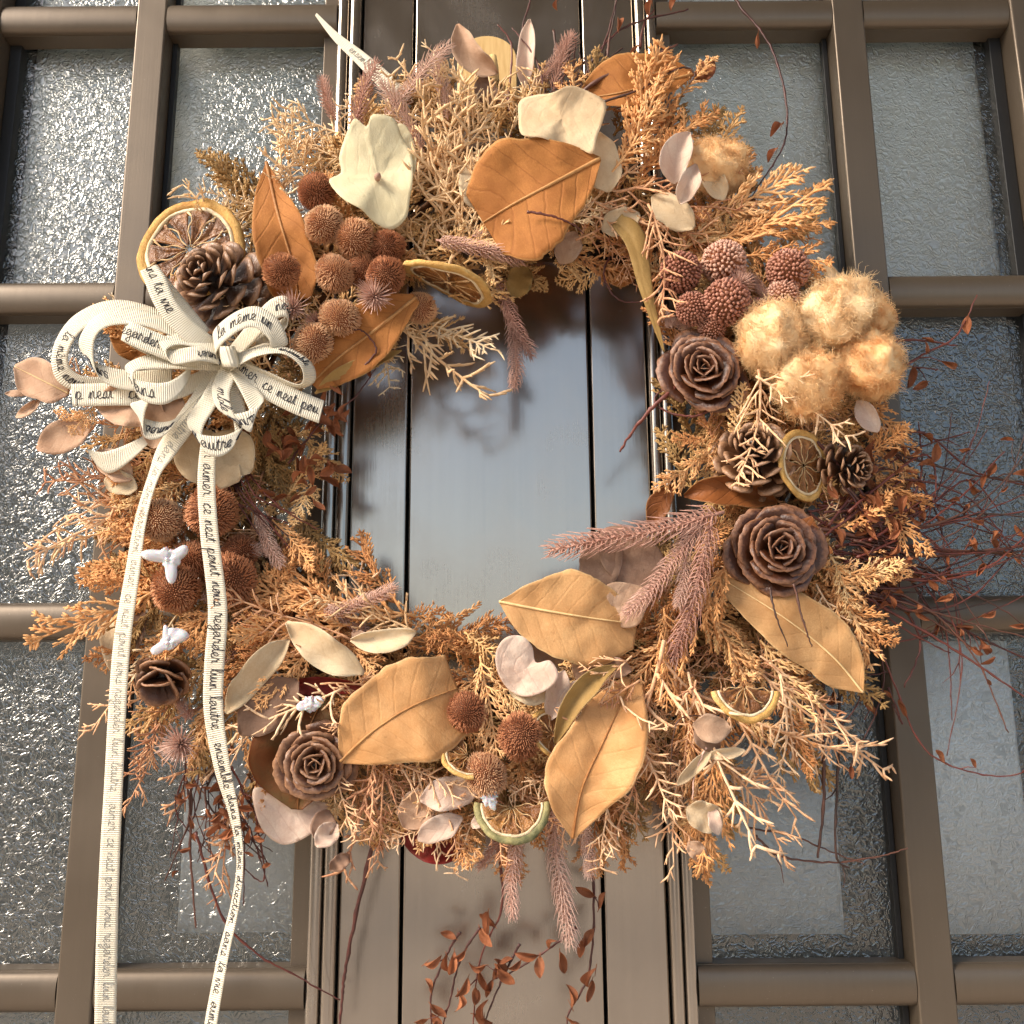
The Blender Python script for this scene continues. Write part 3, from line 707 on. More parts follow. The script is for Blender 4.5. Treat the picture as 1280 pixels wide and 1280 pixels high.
# ------------------------------------------------------------------ leaves
def leaf(name, mid, wl, wr, material, cup=0.15, fold=0.0, tilt=0.0, wave=2.0, rib=None, ribw=1.2, label=None, nu=36, nvv=14, parent=None, ruff=0, curl=0.0):
    """mid: [(x,y,depth)] ; wl/wr half widths in px on either side; cup/fold lift the sides towards the viewer"""
    rows = []; uvs = []; ribp = []; ph = random.uniform(0, 6); b = MB()
    for i in range(nu+1):
        t = i/nu; x, y, d = cr(mid, t)
        x2, y2, d2 = cr(mid, min(1, t+0.02)); x1, y1, d1 = cr(mid, max(0, t-0.02))
        tx, ty = x2-x1, y2-y1; l = math.hypot(tx, ty) or 1; nx, ny = -ty/l, tx/l
        a, c = max(0.2, cr(wl, t)), max(0.2, cr(wr, t)); row = []
        a *= 1+0.16*noise.noise(Vector((t*4, ph*3, 1)))+0.05*noise.noise(Vector((t*15, ph, 5)))+0.03*noise.noise(Vector((t*40, ph, 5))); c *= 1+0.10*noise.noise(Vector((t*4, ph*3, 9)))+0.035*noise.noise(Vector((t*15, ph, 8)))
        for j in range(nvv+1):
            v = -1+2*j/nvv; wd = (c if v > 0 else a)*abs(v); sg = 1 if v > 0 else -1
            wob = wave*abs(v)**1.5*math.sin(ph+t*7+sg*2)+ruff*abs(v)**2*math.sin(ph*2+t*19+sg)
            zz = cup*wd*abs(v)+fold*wd+tilt*wd*sg+wob+(9*noise.noise(Vector(((x+nx*sg*wd)*.018, (y+ny*sg*wd)*.018, ph)))+3.0*noise.noise(Vector(((x+nx*sg*wd)*.05, (y+ny*sg*wd)*.05, ph)))+0.8*noise.noise(Vector(((x+nx*sg*wd)*.15, (y+ny*sg*wd)*.15, ph))))*min(1, max(a, c)/28)
            cc = curl*wd*abs(v)
            row.append(W(x+nx*sg*(wd-cc), y+ny*sg*(wd-cc), d+zz)); uvs.append((t, (v+1)/2))
        rows.append(row); ribp.append(row[nvv//2]+(CAM-row[nvv//2]).normalized()*0.0004)
    b.grid(rows)
    o = build(name, b, material, parent or wreath, label, uvs=uvs, solid=0.0003)
    if rib:
        r = MB(); s = PS(*mid[0])
        r.tube(ribp, [ribw*s*(1.25-0.8*i/nu) for i in range(nu+1)], 6)
        org = ORIG[o].translation
        me = r.mesh('midrib', rib, True, None, org); rb = bpy.data.objects.new('midrib', me); COL.objects.link(rb); rb.parent = o
        ORIG[rb] = ORIG[o]
    return o
mo, mt, mg, mbw = M['mag_orange'], M['mag_tan'], M['mag_gold'], M['mag_brown']
rb_, rp_ = M['midrib'], M['midrib_pale']
L = 'magnolia_leaf'
leaf(L, [(750,198,165),(714,217,170),(676,237,168),(640,256,162),(604,278,146)], [3,34,60,74,72,50], [3,40,66,76,66,40], mo, 0.10, rib=rb_, ribw=2.2, label='broad orange brown leaf above the hole of the wreath')
leaf(L, [(868,92,120),(820,104,125),(775,116,125),(722,124,110)], [2,16,22,14,1], [3,34,46,44,6], mo, 0.12, rib=rb_, ribw=1.6, label='orange leaf at the top right of the wreath')
leaf(L, [(333,203,115),(346,262,125),(364,325,130),(374,375,120)], [1,17,28,28,16], [1,24,38,40,26], mo, 0.25, 0.1, rib=rb_, ribw=2, label='upright orange leaf beside the orange slice')
leaf(L, [(520,372,150),(470,412,148),(420,450,140),(390,480,125)], [8,26,36,28,10], [6,38,42,24,5], mo, 0.1, 0.15, rib=rb_, ribw=2.2, label='orange leaf under the seed balls at the inner rim')
leaf(L, [(502,438,135),(460,455,142),(420,474,138),(394,492,125)], [1,7,10,8,1], [1,7,12,9,1], M['olive'], 0.3, rib=None)
leaf(L, [(768,278,140),(790,300,150),(805,360,150),(830,440,130)], [14,18,14,8,1], [6,10,8,5,1], M['olive'], -0.4, 0.3, rib=None, label='narrow folded olive leaf hanging at the right inner rim')
leaf(L, [(800,335,95),(775,345,95),(745,332,85)], [1,14,1], [1,16,1], mo, 0.2)
leaf(L, [(195,440,105),(165,425,112),(133,392,110)], [8,24,2], [8,28,2], mo, 0.2, rib=rb_, ribw=1.6, label='orange leaf tucked behind the ribbon loops')
leaf(L, [(624,752,150),(675,762,158),(735,772,158),(796,780,140)], [1,34,52,44,14], [1,38,55,58,34], mt, 0.08, rib=rp_, ribw=1.6, label='oval tan leaf pointing left below the hole of the wreath')
leaf(L, [(425,952,160),(465,915,170),(515,883,172),(572,860,150)], [2,42,56,56,44], [3,42,66,72,60], mg, 0.08, rib=rb_, ribw=1.5, label='large golden tan leaf at the bottom of the wreath')
leaf(L, [(716,1048,160),(728,985,168),(760,915,165),(790,850,140)], [2,40,50,40,12], [2,38,58,46,14], mg, 0.12, 0.12, rib=rb_, ribw=1.5, label='long golden leaf pointing down at the bottom right')
leaf(L, [(772,832,162),(742,850,172),(712,885,172),(694,930,162)], [2,12,14,2], [2,13,12,2], M['olive'], 0.5, 0.2)
leaf(L, [(1079,866,135),(1040,820,140),(980,772,145),(900,722,130)], [1,32,38,32,10], [1,32,42,36,12], mt, 0.12, rib=rp_, ribw=1.2, label='long tan leaf under the lower cedar cone')
leaf(L, [(972,628,120),(930,615,128),(890,612,128),(855,620,115)], [2,18,20,15,2], [2,16,18,14,2], mbw, 0.5, 0.2, rib=None, label='glossy brown curled leaf between the two right hand cones')
leaf(L, [(845,605,110),(825,630,110),(812,668,100)], [2,14,2], [2,16,2], mbw, 0.3)
leaf(L, [(1018,700,150),(1000,650,150)], [20,12], [26,16], mbw, 0.2)
# red leaves
leaf('round_leaf', [(400,880,128),(378,935,136),(372,1012,132)], [6,52,56,40,6], [6,48,62,56,8], M['redgreen'], 0.1, rib=rb_, ribw=0.8, label='round dark green and red leaf behind the worn cedar cone')
leaf('round_leaf', [(498,1032,112),(540,1058,115),(586,1064,108)], [2,28,26,2], [2,20,18,2], M['red'], 0.3, label='dark red leaf at the very bottom of the wreath')
leaf('round_leaf', [(330,868,110),(390,858,118),(470,862,112)], [2,10,10,2], [2,10,10,2], M['red'], 0.3)
E = 'eucalyptus_leaf'; cm, gc, pk, mv, wh = M['cream'], M['greencream'], M['pinkpale'], M['mauve'], M['white']
def ov(x0,y0,x1,y1,w,mm,d=140,d2=None,w2=None,cup=0.2,fold=0.0,tilt=0.0,bow=0,ruff=1.0,rib=None,label=None,name=E,wave=3,curl=0.0):
    d2 = d if d2 is None else d2; w2 = w if w2 is None else w2
    mx, my = (x0+x1)/2, (y0+y1)/2; l = math.hypot(x1-x0,y1-y0) or 1; mx += -(y1-y0)/l*bow; my += (x1-x0)/l*bow
    return leaf(name, [(x0,y0,d),(mx,my,(d+d2)/2+4),(x1,y1,d2)], [w*.12,w*.82,w,w*.85,w*.1], [w2*.12,w2*.82,w2,w2*.85,w2*.1], mm, cup, fold, tilt, wave, rib, 0.8, label, 16, 8, None, ruff, curl)
# hydrangea like flower, top left
H = 'hydrangea_petal'
def outl(name, cx, cy, pts, mm, d=160, amp=6, folds=3, ph=0.0, label=None, tilt=(0,0), crease=0.0):
    """thin leaf or petal from its own outline round a centre, with creases and waviness in depth"""
    b = MB(); uvs = []; rows = []; n = 64; mr = 12; P = list(pts)+[pts[0], pts[1]]; N_ = len(pts)
    def at(t):
        x = t*N_; i = int(x) % N_; f = x-int(x); a, b_, c, e = pts[(i-1) % N_], pts[i], pts[(i+1) % N_], pts[(i+2) % N_]
        return [0.5*((2*b_[k])+(-a[k]+c[k])*f+(2*a[k]-5*b_[k]+4*c[k]-e[k])*f*f+(-a[k]+3*b_[k]-3*c[k]+e[k])*f**3) for k in (0,1)]
    for q in range(mr+1):
        u = q/mr; row = []
        for k in range(n):
            x, y = at(k/n); x = cx+(x-cx)*u; y = cy+(y-cy)*u; th = math.atan2(y-cy, x-cx)
            z = amp*u**1.3*math.sin(folds*th+ph)+2.2*u*noise.noise(Vector((x*.05, y*.05, ph)))+1.2*noise.noise(Vector((x*.13, y*.13, ph)))
            z += tilt[0]*(x-cx)+tilt[1]*(y-cy)+crease*abs((y-cy)*.8-(x-cx)*.6)
            row.append(W(x, y, d+z)); uvs.append((0.5+0.5*u*math.cos(th), 0.5+0.5*u*math.sin(th)*.93))
        rows.append(row)
    b.grid(rows, True)
    return build(name, b, mm, wreath, label, uvs=uvs, solid=0.00025)
outl('hydrangea_bloom', 473, 222, [(516,222),(512,250),(508,272),(490,287),(468,278),(452,262),(428,248),(411,226),(426,216),(424,196),(432,170),(443,148),(458,158),(466,143),(492,148),(502,170),(514,192)], gc, 164, 9, 3, 1.0, 'large papery greenish cream petals at the upper left', crease=.05)
outl('hydrangea_bloom', 503, 190, [(520,190),(516,225),(500,240),(490,200),(492,160),(508,158)], gc, 152, 5, 2)
b = MB(); b.tube([W(472,223,166),W(472,221,176),W(474,217,180)],[PS(472,222,170)*k for k in (4,4.5,2)],8); build('flower_centre', b, mv, wreath)
outl('eucalyptus_leaf', 702, 148, [(757,128),(754,150),(746,172),(741,192),(724,186),(700,180),(676,172),(652,168),(648,146),(650,126),(668,119),(690,116),(712,107),(735,114)], cm, 168, 6, 3, .3, 'wide cream papery leaf at the top above the big orange leaf', crease=.08)
ov(748,165,762,240,20,cm,150,145,30,0.2,ruff=2)
ov(572,30,622,92,16,pk,110,105,18,0.6,0.3,bow=12,label='curled pink brown leaf in front of the wooden hook')
ov(662,24,655,110,10,wh,108,105,12,0.6,0.3,label='narrow white pink leaf standing at the top')
ov(600,95,615,130,14,mv,105,100,14,0.4)
ov(590,200,608,262,20,cm,138,135,20,0.3,bow=6)
ov(842,230,862,165,20,wh,158,155,16,0.7,0.2,bow=-6,label='white curled petal beside the top cotton boll')
ov(870,205,850,255,14,wh,160,158,12,0.6,0.3)
ov(868,285,815,245,20,cm,145,138,20,0.2)
ov(800,268,752,288,15,cm,130,130,18,0.3)
ov(905,250,880,205,14,cm,135,140,16,0.3); ov(700,330,720,290,16,pk,110,110,16,.3)
ov(642,372,655,330,15,M['olive'],90,88,17,0.4,ruff=4)
ov(86,492,18,458,27,pk,128,132,24,0.1,ruff=1,rib=rp_,label='oval pink beige leaf at the far left beside the bow')
ov(40,490,6,492,5,pk,118,116,4,0.4); ov(50,500,20,522,7,pk,122,118,6,0.5,0.2)
ov(115,530,46,562,18,pk,135,130,22,0.25,ruff=2,label='pale leaf pointing left under the bow')
ov(165,600,120,565,16,pk,130,125,18,0.25); ov(172,610,130,600,14,cm,128,120,16,0.3)
ov(205,520,118,505,24,pk,150,148,28,0.3,0.1,bow=6,ruff=3); ov(215,480,190,560,28,pk,152,158,26,0.3,ruff=3)
ov(180,530,140,495,20,cm,140,138,22,0.3)
ov(215,555,300,600,36,cm,135,138,30,0.15,ruff=2,label='broad beige leaf under the lower ribbon loops')
ov(262,545,314,590,30,cm,140,138,26,0.2); ov(150,640,160,590,14,cm,105,105,14,.3)
ov(455,842,358,778,18,cm,168,172,24,0.35,0.1,bow=-8,ruff=2,label='cream curled leaf left of the golden leaf')
ov(283,892,362,800,24,cm,148,150,12,0.3,0.2,ruff=1); ov(300,918,372,850,30,mv,140,142,26,0.15,label='taupe folded leaf above the worn cedar cone')
ov(438,800,520,790,12,cm,160,162,17,0.5,0.2,bow=4); ov(440,790,470,812,10,mv,150,150,10,.3)
outl(E, 655, 838, [(620,815),(632,797),(652,795),(665,808),(670,828),(688,826),(698,845),(684,862),(658,871),(636,862),(622,840)], wh, 172, 6, 2, .5, 'white leaf flecked with pink above the lower seed balls', crease=.1)
ov(632,850,690,870,22,cm,158,156,20,0.2)
ov(742,745,752,662,22,mv,138,135,30,0.15,ruff=1); outl(E, 785, 700, [(748,672),(762,658),(790,662),(818,680),(830,700),(822,728),(800,738),(772,728),(752,704)], mv, 142, 4, 2, 1.2, 'grey mauve leaf beside the tan oval leaf', crease=.1)
outl(E, 778, 756, [(752,740),(766,728),(790,730),(812,740),(806,766),(796,782),(776,784),(757,768)], pk, 150, 4, 2, .2, 'mauve pink round leaf next to the tan oval leaf')
ov(866,905,914,912,15,pk,165,168,20,0.25,label='small pink leaf below the citrus half slice'); ov(868,912,900,935,14,mv,160,160,14,.3)
ov(846,982,890,938,8,cm,160,162,8,0.5,0.2); ov(882,945,932,938,6,cm,160,158,8,0.5,0.2)
ov(858,1010,904,1030,18,cm,158,160,20,0.5,0.1,ruff=4,label='small cream curled leaf low on the right'); ov(890,1008,898,1044,8,wh,164,164,9,.4)
ov(860,1052,884,1076,10,pk,150,150,11,0.5,ruff=3)
ov(688,900,705,838,14,wh,148,150,14,0.5,0.2,label='grey white curled leaf behind the seed balls'); ov(700,890,735,850,14,wh,150,150,13,0.4); ov(722,925,750,880,14,cm,150,150,12,.3)
ov(745,820,720,850,14,pk,145,145,16,.3); ov(790,838,740,832,12,mv,145,140,14,.3)
outl(E, 365, 1015, [(318,985),(345,990),(380,1000),(412,1005),(405,1025),(385,1045),(355,1056),(330,1040),(318,1010)], wh, 116, 4, 2, .5, 'pale half round leaf at the lower left'); ov(395,1050,410,1012,14,mv,135,130,16,.3)
ov(395,1058,422,1030,13,wh,138,138,13,0.4,ruff=3); ov(412,1088,436,1068,9,mv,130,130,10,.5,ruff=3)
ov(600,985,525,1000,20,wh,148,148,22,0.25,ruff=2,label='pale pink leaf under the bottom seed balls'); ov(578,1022,522,1050,15,wh,145,140,17,0.3,ruff=2)
ov(540,990,505,1035,22,pk,135,130,24,0.2); ov(690,960,730,945,16,pk,150,150,16,.3); ov(610,1015,590,1035,8,wh,145,145,8,.3)
ov(1098,540,1072,500,14,wh,140,142,12,0.5,label='cream bract under the cotton'); ov(1022,322,1058,362,8,cm,135,138,8,0.4); ov(1050,350,1062,362,4,cm,138,138,4,.4)
ov(1085,380,1122,400,12,M['dry'],125,120,14,0.3,ruff=5,label='crumpled brown leaf above the cotton'); ov(130,760,150,850,12,cm,100,100,14,.4); ov(175,750,160,820,14,mv,100,100,16,.4)
ov(180,870,240,862,10,M['olive'],110,110,8,.2); ov(870,100,892,75,10,M['cypress'] if False else M['dry'],118,115,12,.3,ruff=4)

# ------------------------------------------------------------------ seed balls
def T_ball(n=620, red=False):
    core = MB(); rows = []
    for i in range(9):
        th = math.pi*i/8; rows.append([(0.88*math.sin(th)*math.cos(2*math.pi*j/14), 0.88*math.sin(th)*math.sin(2*math.pi*j/14), 0.88*math.cos(th)) for j in range(14)])
    core.grid(rows, True); nf = len(core.f)
    for k in range(n):
        z = 1-2*(k+.5)/n; a = k*2.39996+random.uniform(-.08,.08); r = math.sqrt(1-z*z)
        d = Vector((r*math.cos(a), r*math.sin(a), z)); t = (d.orthogonal()+rv(.9)); t = (t-d*t.dot(d)).normalized()
        if not red:
            h = random.uniform(.93,1.06)*(1+0.09*noise.noise(d*1.8+Vector((n, len(core.v)*0, 0)))); core.tube([d*0.84, d*0.95+t*0.01, d*h+t*0.05], [0.020,0.024,0.014], 3, False)
        else:
            u = d.cross(t); r0 = 0.085*random.uniform(.6,1.2)
            core.tube([d*0.84, d*0.95+t*.02, d*random.uniform(.95,1.04)+t*.07], [r0, r0*1.05, r0*.55], 4)
    me = core.mesh('seed_ball', M['ball_red'] if red else M['ball']); me.materials.append(M['ball_core'])
    for i in range(nf): me.polygons[i].material_index = 1
    return me
TB = [T_ball(1250) for _ in range(3)]; TBr = [T_ball(300, True) for _ in range(2)]
for (x,y,r,d) in ((396,240,24,140),(405,281,25,158),(444,298,25,155),(352,339,25,165),(418,342,24,160),(482,345,25,160),(425,397,26,158),(392,428,26,150),(484,308,23,145),(452,338,22,142),(525,385,22,125),(470,320,22,135),
                  (200,650,28,140),(265,640,33,138),(220,735,34,140),(290,725,32,135),(240,700,26,128),(585,890,28,160),(650,920,29,164),(607,968,28,162),(300,690,22,120)):
    link('seed_ball', random.choice(TB), wreath, frame(x,y,d,(random.uniform(-.5,.5),random.uniform(-.5,.5),1),random.random()*6,r) @ Matrix.Diagonal((random.uniform(.88,1.04),random.uniform(.9,1.08),1,1)))
for (x,y,r,d) in ((851,340,26,150),(905,328,28,148),(908,378,30,160),(985,338,27,148),(866,386,22,148),(945,392,20,145),(978,372,22,148),(890,410,18,140)):
    link('scaly_seed_ball', random.choice(TBr), wreath, frame(x,y,d,(random.uniform(-.4,.4),random.uniform(-.4,.4),1),random.random()*6,r))

# ------------------------------------------------------------------ pine cones
def T_scale():
    """pine cone scale, local: base at origin, grows along +Y, upper face +Z, length 1"""
    b = MB(); rows = []; uvs = []; n = 9; mm = 8
    for i in range(n+1):
        t = i/n; wd = 0.09+0.34*min(1, max(0, (t-.15)/.6))**1.2
        if t > 0.78: wd *= math.sqrt(max(0.10, 1-((t-0.78)/0.225)**2*0.8))
        th = 0.022+0.055*max(0, (t-0.6)/0.4)**1.5
        if i == n: th *= 0.55
        row = []
        for j in range(mm):
            a = 2*math.pi*j/mm; x = wd*math.cos(a); z = th*math.sin(a)
            row.append((x, t, z - 0.10*t*t*0 + 0.16*t*t - 0.25*x*x*(1 if t > .3 else 0) + (0.03*math.exp(-x*x*80) if t > .85 and math.sin(a) > 0 else 0))); uvs.append((min(1, t+0.22*abs(math.cos(a))**3*(t > .4)), j/mm))
        rows.append(row)
    b.grid(rows, True); e = n*mm; b.f.append(tuple(range(e, e+mm)))
    return b.mesh('pine_scale', M['cone'], uvs=uvs)
SCALE = T_scale()
def pine_cone(x, y, d, ax, r, n=64, hgt=1.25, label=None, spin=0.0, drop=()):
    """ax = direction of the cone's tip"""
    Mx = frame(x, y, d, ax, spin, r)
    b = MB(); b.tube([(0,0,-hgt*0.7),(0,0,-.2),(0,0,hgt*0.42)], [0.30,0.24,0.06], 8)
    core = link('pine_cone', b.mesh('cone_core', M['cone']), wreath, Mx, label)
    for k in range(n):
        t = (k+0.5)/n          # 0 tip -> 1 base
        a = k*2.39996; zz = hgt*(0.42-1.0*t**0.9); L = 0.24+0.70*min(1, t*1.3)**0.7
        if t > .85: L *= 1-0.8*(t-.85)
        elev = R_(72-74*min(1, t*1.25)**0.75+random.uniform(-7,7))-(R_(12) if t > .85 else 0)
        dr = Vector((math.cos(a)*math.cos(elev), math.sin(a)*math.cos(elev), math.sin(elev)))
        up = Vector((-math.cos(a)*math.sin(elev), -math.sin(a)*math.sin(elev), math.cos(elev)))
        up = -up if False else up
        xx = dr.cross(up)
        Ml = Matrix(((xx.x,dr.x,up.x,0),(xx.y,dr.y,up.y,0),(xx.z,dr.z,up.z,0),(0,0,0,1)))
        wd = 0.72+0.12*t
        Ml = Matrix.Translation((0.05*math.cos(a), 0.05*math.sin(a), zz-0.12*math.sin(elev))) @ Ml @ Matrix.Diagonal((L*wd*random.uniform(.92,1.05), L, L*0.95, 1))
        link('scale', SCALE, core, Mx @ Ml)
    return core
random.seed(5)
pine_cone(265,350,150,(-.30,-.05,1),62, 54, 1.15, 'open brown pine cone between the orange slice and the bow', .4)
pine_cone(942,566,142,(-.25,-.35,1),56, 52, 1.1, 'pine cone between the two cedar cones on the right', 1.0)
pine_cone(1066,585,132,(.55,.25,.8),36, 46, 1.2, 'small pine cone under the cotton', 2.0)
# ------------------------------------------------------------------ cedar cones (rosettes)
def T_petal(worn=False):
    b = MB(); uvs = []; rows = []; n = 8; mm = 12
    for i in range(n+1):
        t = i/n; hw = R_(46)*(0.45+0.55*min(1, t*1.5))
        if t > .82: hw *= math.sqrt(max(0.15, 1-((t-.82)/.2)**2*.8))
        row = []
        for j in range(mm+1):
            s_ = -1+2*j/mm; a = s_*hw; rad = t*(1-0.10*abs(s_)**3+0.05*noise.noise(Vector((s_*4, t*2, 3)))+0.02*noise.noise(Vector((s_*14, 0, 3))))
            row.append((rad*math.sin(a), rad*math.cos(a), 0.26*t**1.5*(1-0.35*s_*s_)+0.014*math.sin(7*s_+t*5)-0.55*max(0,t-.72)**1.4)); uvs.append((min(1, t+0.12*abs(s_)**6), j/mm))
        rows.append(row)
    b.grid(rows); return b.mesh('cedar_scale', M['rose_pale'] if worn else M['rose'], uvs=uvs)
PET = T_petal(); PETW = T_petal(True)
def cedar(x, y, d, ax, r, sy=1.0, label=None, n=34, worn=False, spin=0.0, depth=0.55):
    Mx = frame(x, y, d, ax, spin, r) @ Matrix.Diagonal((1, sy, 1, 1))
    b = MB(); b.tube([(0,0,-.75),(0,0,-.3),(0,0,0.12),(0,0,.18)], [0.35,0.30,0.10,0.03], 10)
    core = link('cedar_cone', b.mesh('cone_core', PET.materials[0]), wreath, Mx, label)
    for k in range(n):
        t = (k+.5)/n; a = k*2.39996+random.uniform(-.12,.12); L = (0.13+0.87*t**0.85)
        open_ = R_(72-68*t**0.75)
        Ml = Matrix.Rotation(a, 4, 'Z') @ Matrix.Translation((0, 0, 0.10-depth*t**1.3)) @ Matrix.Rotation(open_+random.uniform(-.09,.09), 4, 'X') @ Matrix.Rotation(random.uniform(-.1,.1), 4, 'Y')
        Ml = Ml @ Matrix.Diagonal((L*(1.3-0.2*t)*random.uniform(.88,1.1), L*random.uniform(.93,1.05), L*0.9, 1))
        o = link('scale', PETW if worn else PET, core, Mx @ Ml)
        q = o.modifiers.new('solid', 'SOLIDIFY'); q.thickness = 0.022/ max(.3, L); q.offset = -1
    return core
cedar(880,462,150,(-.16,.02,1),60,1.14,'dark cedar rose left of the cotton',27,False,.6)
cedar(974,686,158,(-.02,.02,1),70,1.0,'largest dark cedar rose below the pine cone',30,False,1.3)
cedar(394,955,154,(.10,.10,1),58,1.0,'worn brown cedar rose at the lower left',28,True,2.3)
# broken cone piece, lower left
brk = link('cone_fragment', (lambda b:(b.tube([(0,0,-.3),(0,0,.2)],[.35,.25],8), b.mesh('fragment_core', M['rose_pale']))[1])(MB()), wreath, frame(205,845,130,(0,.7,.6),0,40), 'broken upside down cone with brown woody scales near the glue')
for k in range(12):
    a = k*2.39996; t = k/12
    Ml = Matrix.Rotation(a,4,'Z') @ Matrix.Translation((0,0,.1-.3*t)) @ Matrix.Rotation(R_(50-60*t),4,'X') @ Matrix.Diagonal((1.0,.9,.9,1))
    o = link('scale', PETW, brk, ORIG[brk] @ Ml); q = o.modifiers.new('solid','SOLIDIFY'); q.thickness = .07; q.offset = -1

# ------------------------------------------------------------------ cotton
def T_cotton(seed, n=8500, lump=0.45):
    random.seed(seed); b = MB()
    dirs = [rv(1).normalized() for _ in range(6)]
    def rad(d): return 0.80+lump*max(0, max(noise.noise(d*1.7+Vector((seed,0,0))), -0.5))+0.10*noise.noise(d*3.5+Vector((0,seed,0)))
    rows = []
    for i in range(17):
        th = math.pi*i/16; row = []
        for j in range(24):
            dd = Vector((math.sin(th)*math.cos(2*math.pi*j/24), math.sin(th)*math.sin(2*math.pi*j/24), math.cos(th))); row.append(dd*rad(dd)*0.99)
        rows.append(row)
    b.grid(rows, True)
    for k in range(n):
        z = 1-2*(k+.5)/n; a = k*2.39996; r = math.sqrt(1-z*z); d = Vector((r*math.cos(a), r*math.sin(a), z)); r0 = rad(d)
        sw = Vector((noise.noise(d*2.5+Vector((3,seed,0))), noise.noise(d*2.5+Vector((9,seed,4))), noise.noise(d*2.5+Vector((seed,7,1)))))*1.5
        t = (sw-d*sw.dot(d))+rv(.45); h = random.uniform(.08,.34)
        p = d*r0*0.90; p1 = p+(d*0.45+t*0.8).normalized()*h*0.55; p2 = p1+(d*0.15+t*1.1+rv(.6)).normalized()*h*0.55; p3 = p2+(d*.2+rv(1)).normalized()*h*.3
        b.tube([p,p1,p2,p3], [0.0042,0.004,0.003,0.0015], 3, False)
    return b.mesh('cotton', M['cotton'])
TCo = [T_cotton(s) for s in (1,2,3)]
random.seed(9)
for i, (x,y,r,d,sy,lab) in enumerate(((963,426,46,165,1.05,'round fluffy cotton boll nearest the upper cedar rose'),(1045,398,58,155,.85,'largest cotton boll at the top of the cluster'),(1010,478,50,160,.95,'cotton boll at the bottom of the cluster'),(1083,456,47,155,.95,'cotton boll at the right end of the cluster'),(1010,425,28,140,1.1,None),(1050,445,30,140,1.0,None),(1085,400,34,148,1,None),(893,208,36,128,1.25,'cotton boll at the top right behind the white petals'))):
    link('cotton_boll', TCo[i % 3], wreath, frame(x,y,d,(random.uniform(-.3,.3),random.uniform(-.3,.3),1),i*1.1,r*1.02) @ Matrix.Diagonal((1,sy,1,1)), lab)

# ------------------------------------------------------------------ citrus slices
def citrus(x, y, d, ax, r, label=None, arc=(0, 360), green=False, spin=0.0, th=0.065, warp=0.1, nseg=10):
    Mx = frame(x, y, d, ax, spin, r); a0, a1 = R_(arc[0]), R_(arc[1]); full = arc[1]-arc[0] >= 359
    def W2(ra, a, z): return (ra*math.cos(a), ra*math.sin(a), z+warp*ra*ra*math.sin(2*a+.5)+0.06*ra*noise.noise(Vector((2.5*math.cos(a), 2.5*math.sin(a), ra*2+x*.1))))
    n = 90 if full else max(20, int(90*(arc[1]-arc[0])/360))
    def band(r0, r1, t0, nm, m_, par):
        b = MB(); rows = []
        for i in range(n+1):
            a = a0+(a1-a0)*i/n; jit = 1+0.004*math.sin(9*a+1)+0.02*noise.noise(Vector((3*math.cos(a),3*math.sin(a),x*.1)))+0.012*noise.noise(Vector((8*math.cos(a),8*math.sin(a),2)))
            P = []
            for j in range(8):
                q = 2*math.pi*j/8; P.append(W2(((r0+r1)/2+(r1-r0)/2*math.cos(q))*jit*(1+0.02*noise.noise(Vector((3*math.cos(a), 3*math.sin(a), q)))), a, t0*math.sin(q)*(1+.25*math.sin(a*3+q))))
            rows.append(P)
        b.grid(rows, True)
        return link(nm, b.mesh(nm, m_), par, Mx, label if par is wreath else None)
    rind = band(0.81, 1.0, th, 'citrus_slice', M['rind_green'] if green else M['rind'], wreath)
    band(0.74, 0.83, th*0.90, 'pith', M['pith'], rind)
    k = max(2, int(round(nseg*(arc[1]-arc[0])/360)))
    for s in range(k):
        b0 = a0+(a1-a0)*s/k+0.035; b1 = a0+(a1-a0)*(s+1)/k-0.035; b = MB(); rows = []
        for i in range(7):
            u = i/6; row = []
            for j in range(7):
                v = j/6; ra = 0.10+0.66*u; am = (b0+b1)/2; hw = (b1-b0)/2*(1-0.25*(1-u)); a = am+(v*2-1)*hw
                ed = min(u*4, (1-u)*4, v*4, (1-v)*4, 1)
                row.append(W2(ra, a, th*0.15-0.06*ed+random.uniform(-.035,.035)*ed))
            rows.append(row)
        b.grid(rows); o = link('segment', b.mesh('segment', M['flesh']), rind, Mx); q = o.modifiers.new('solid','SOLIDIFY'); q.thickness = .03; q.offset = -1
    b = MB()
    for s in range(k+(0 if full else 1)):
        a = a0+(a1-a0)*s/k; b.tube([W2(0.05+0.1*i, a+0.10*math.sin(i*1.3+s*2), th*0.18) for i in range(8)], [0.010,.014,.016,.014,.018,.016,.02,.035], 5)
    link('membrane', b.mesh('membrane', M['membrane']), rind, Mx)
    return rind
citrus(238,312,122,(-.10,-.05,1),70,'large dried orange slice behind the pine cone at the upper left',spin=.4, warp=0.06)
citrus(560,352,140,(-.36,.93,-.12),60,'dried orange slice seen nearly edge on at the inner rim',spin=.2,warp=.08)
citrus(1004,582,138,(.55,.05,.8),46,'small dried lemon slice between the two pine cones',spin=.5,warp=.05)
citrus(930,858,160,(.1,-.25,1),46,'pale half slice of citrus at the lower right',(190,350),spin=.0)
citrus(585,945,165,(.35,-.55,.75),36,'curved rim of a dried slice beside the golden leaf',(40,215),spin=.9)
citrus(690,918,155,(.6,-.3,.7),34,'dark dried slice right of the seed balls',(0,359.9),spin=.3)
citrus(640,1008,160,(-.05,-.45,.9),48,'dried lime slice with a green rim at the bottom',(175,365),True,spin=0)

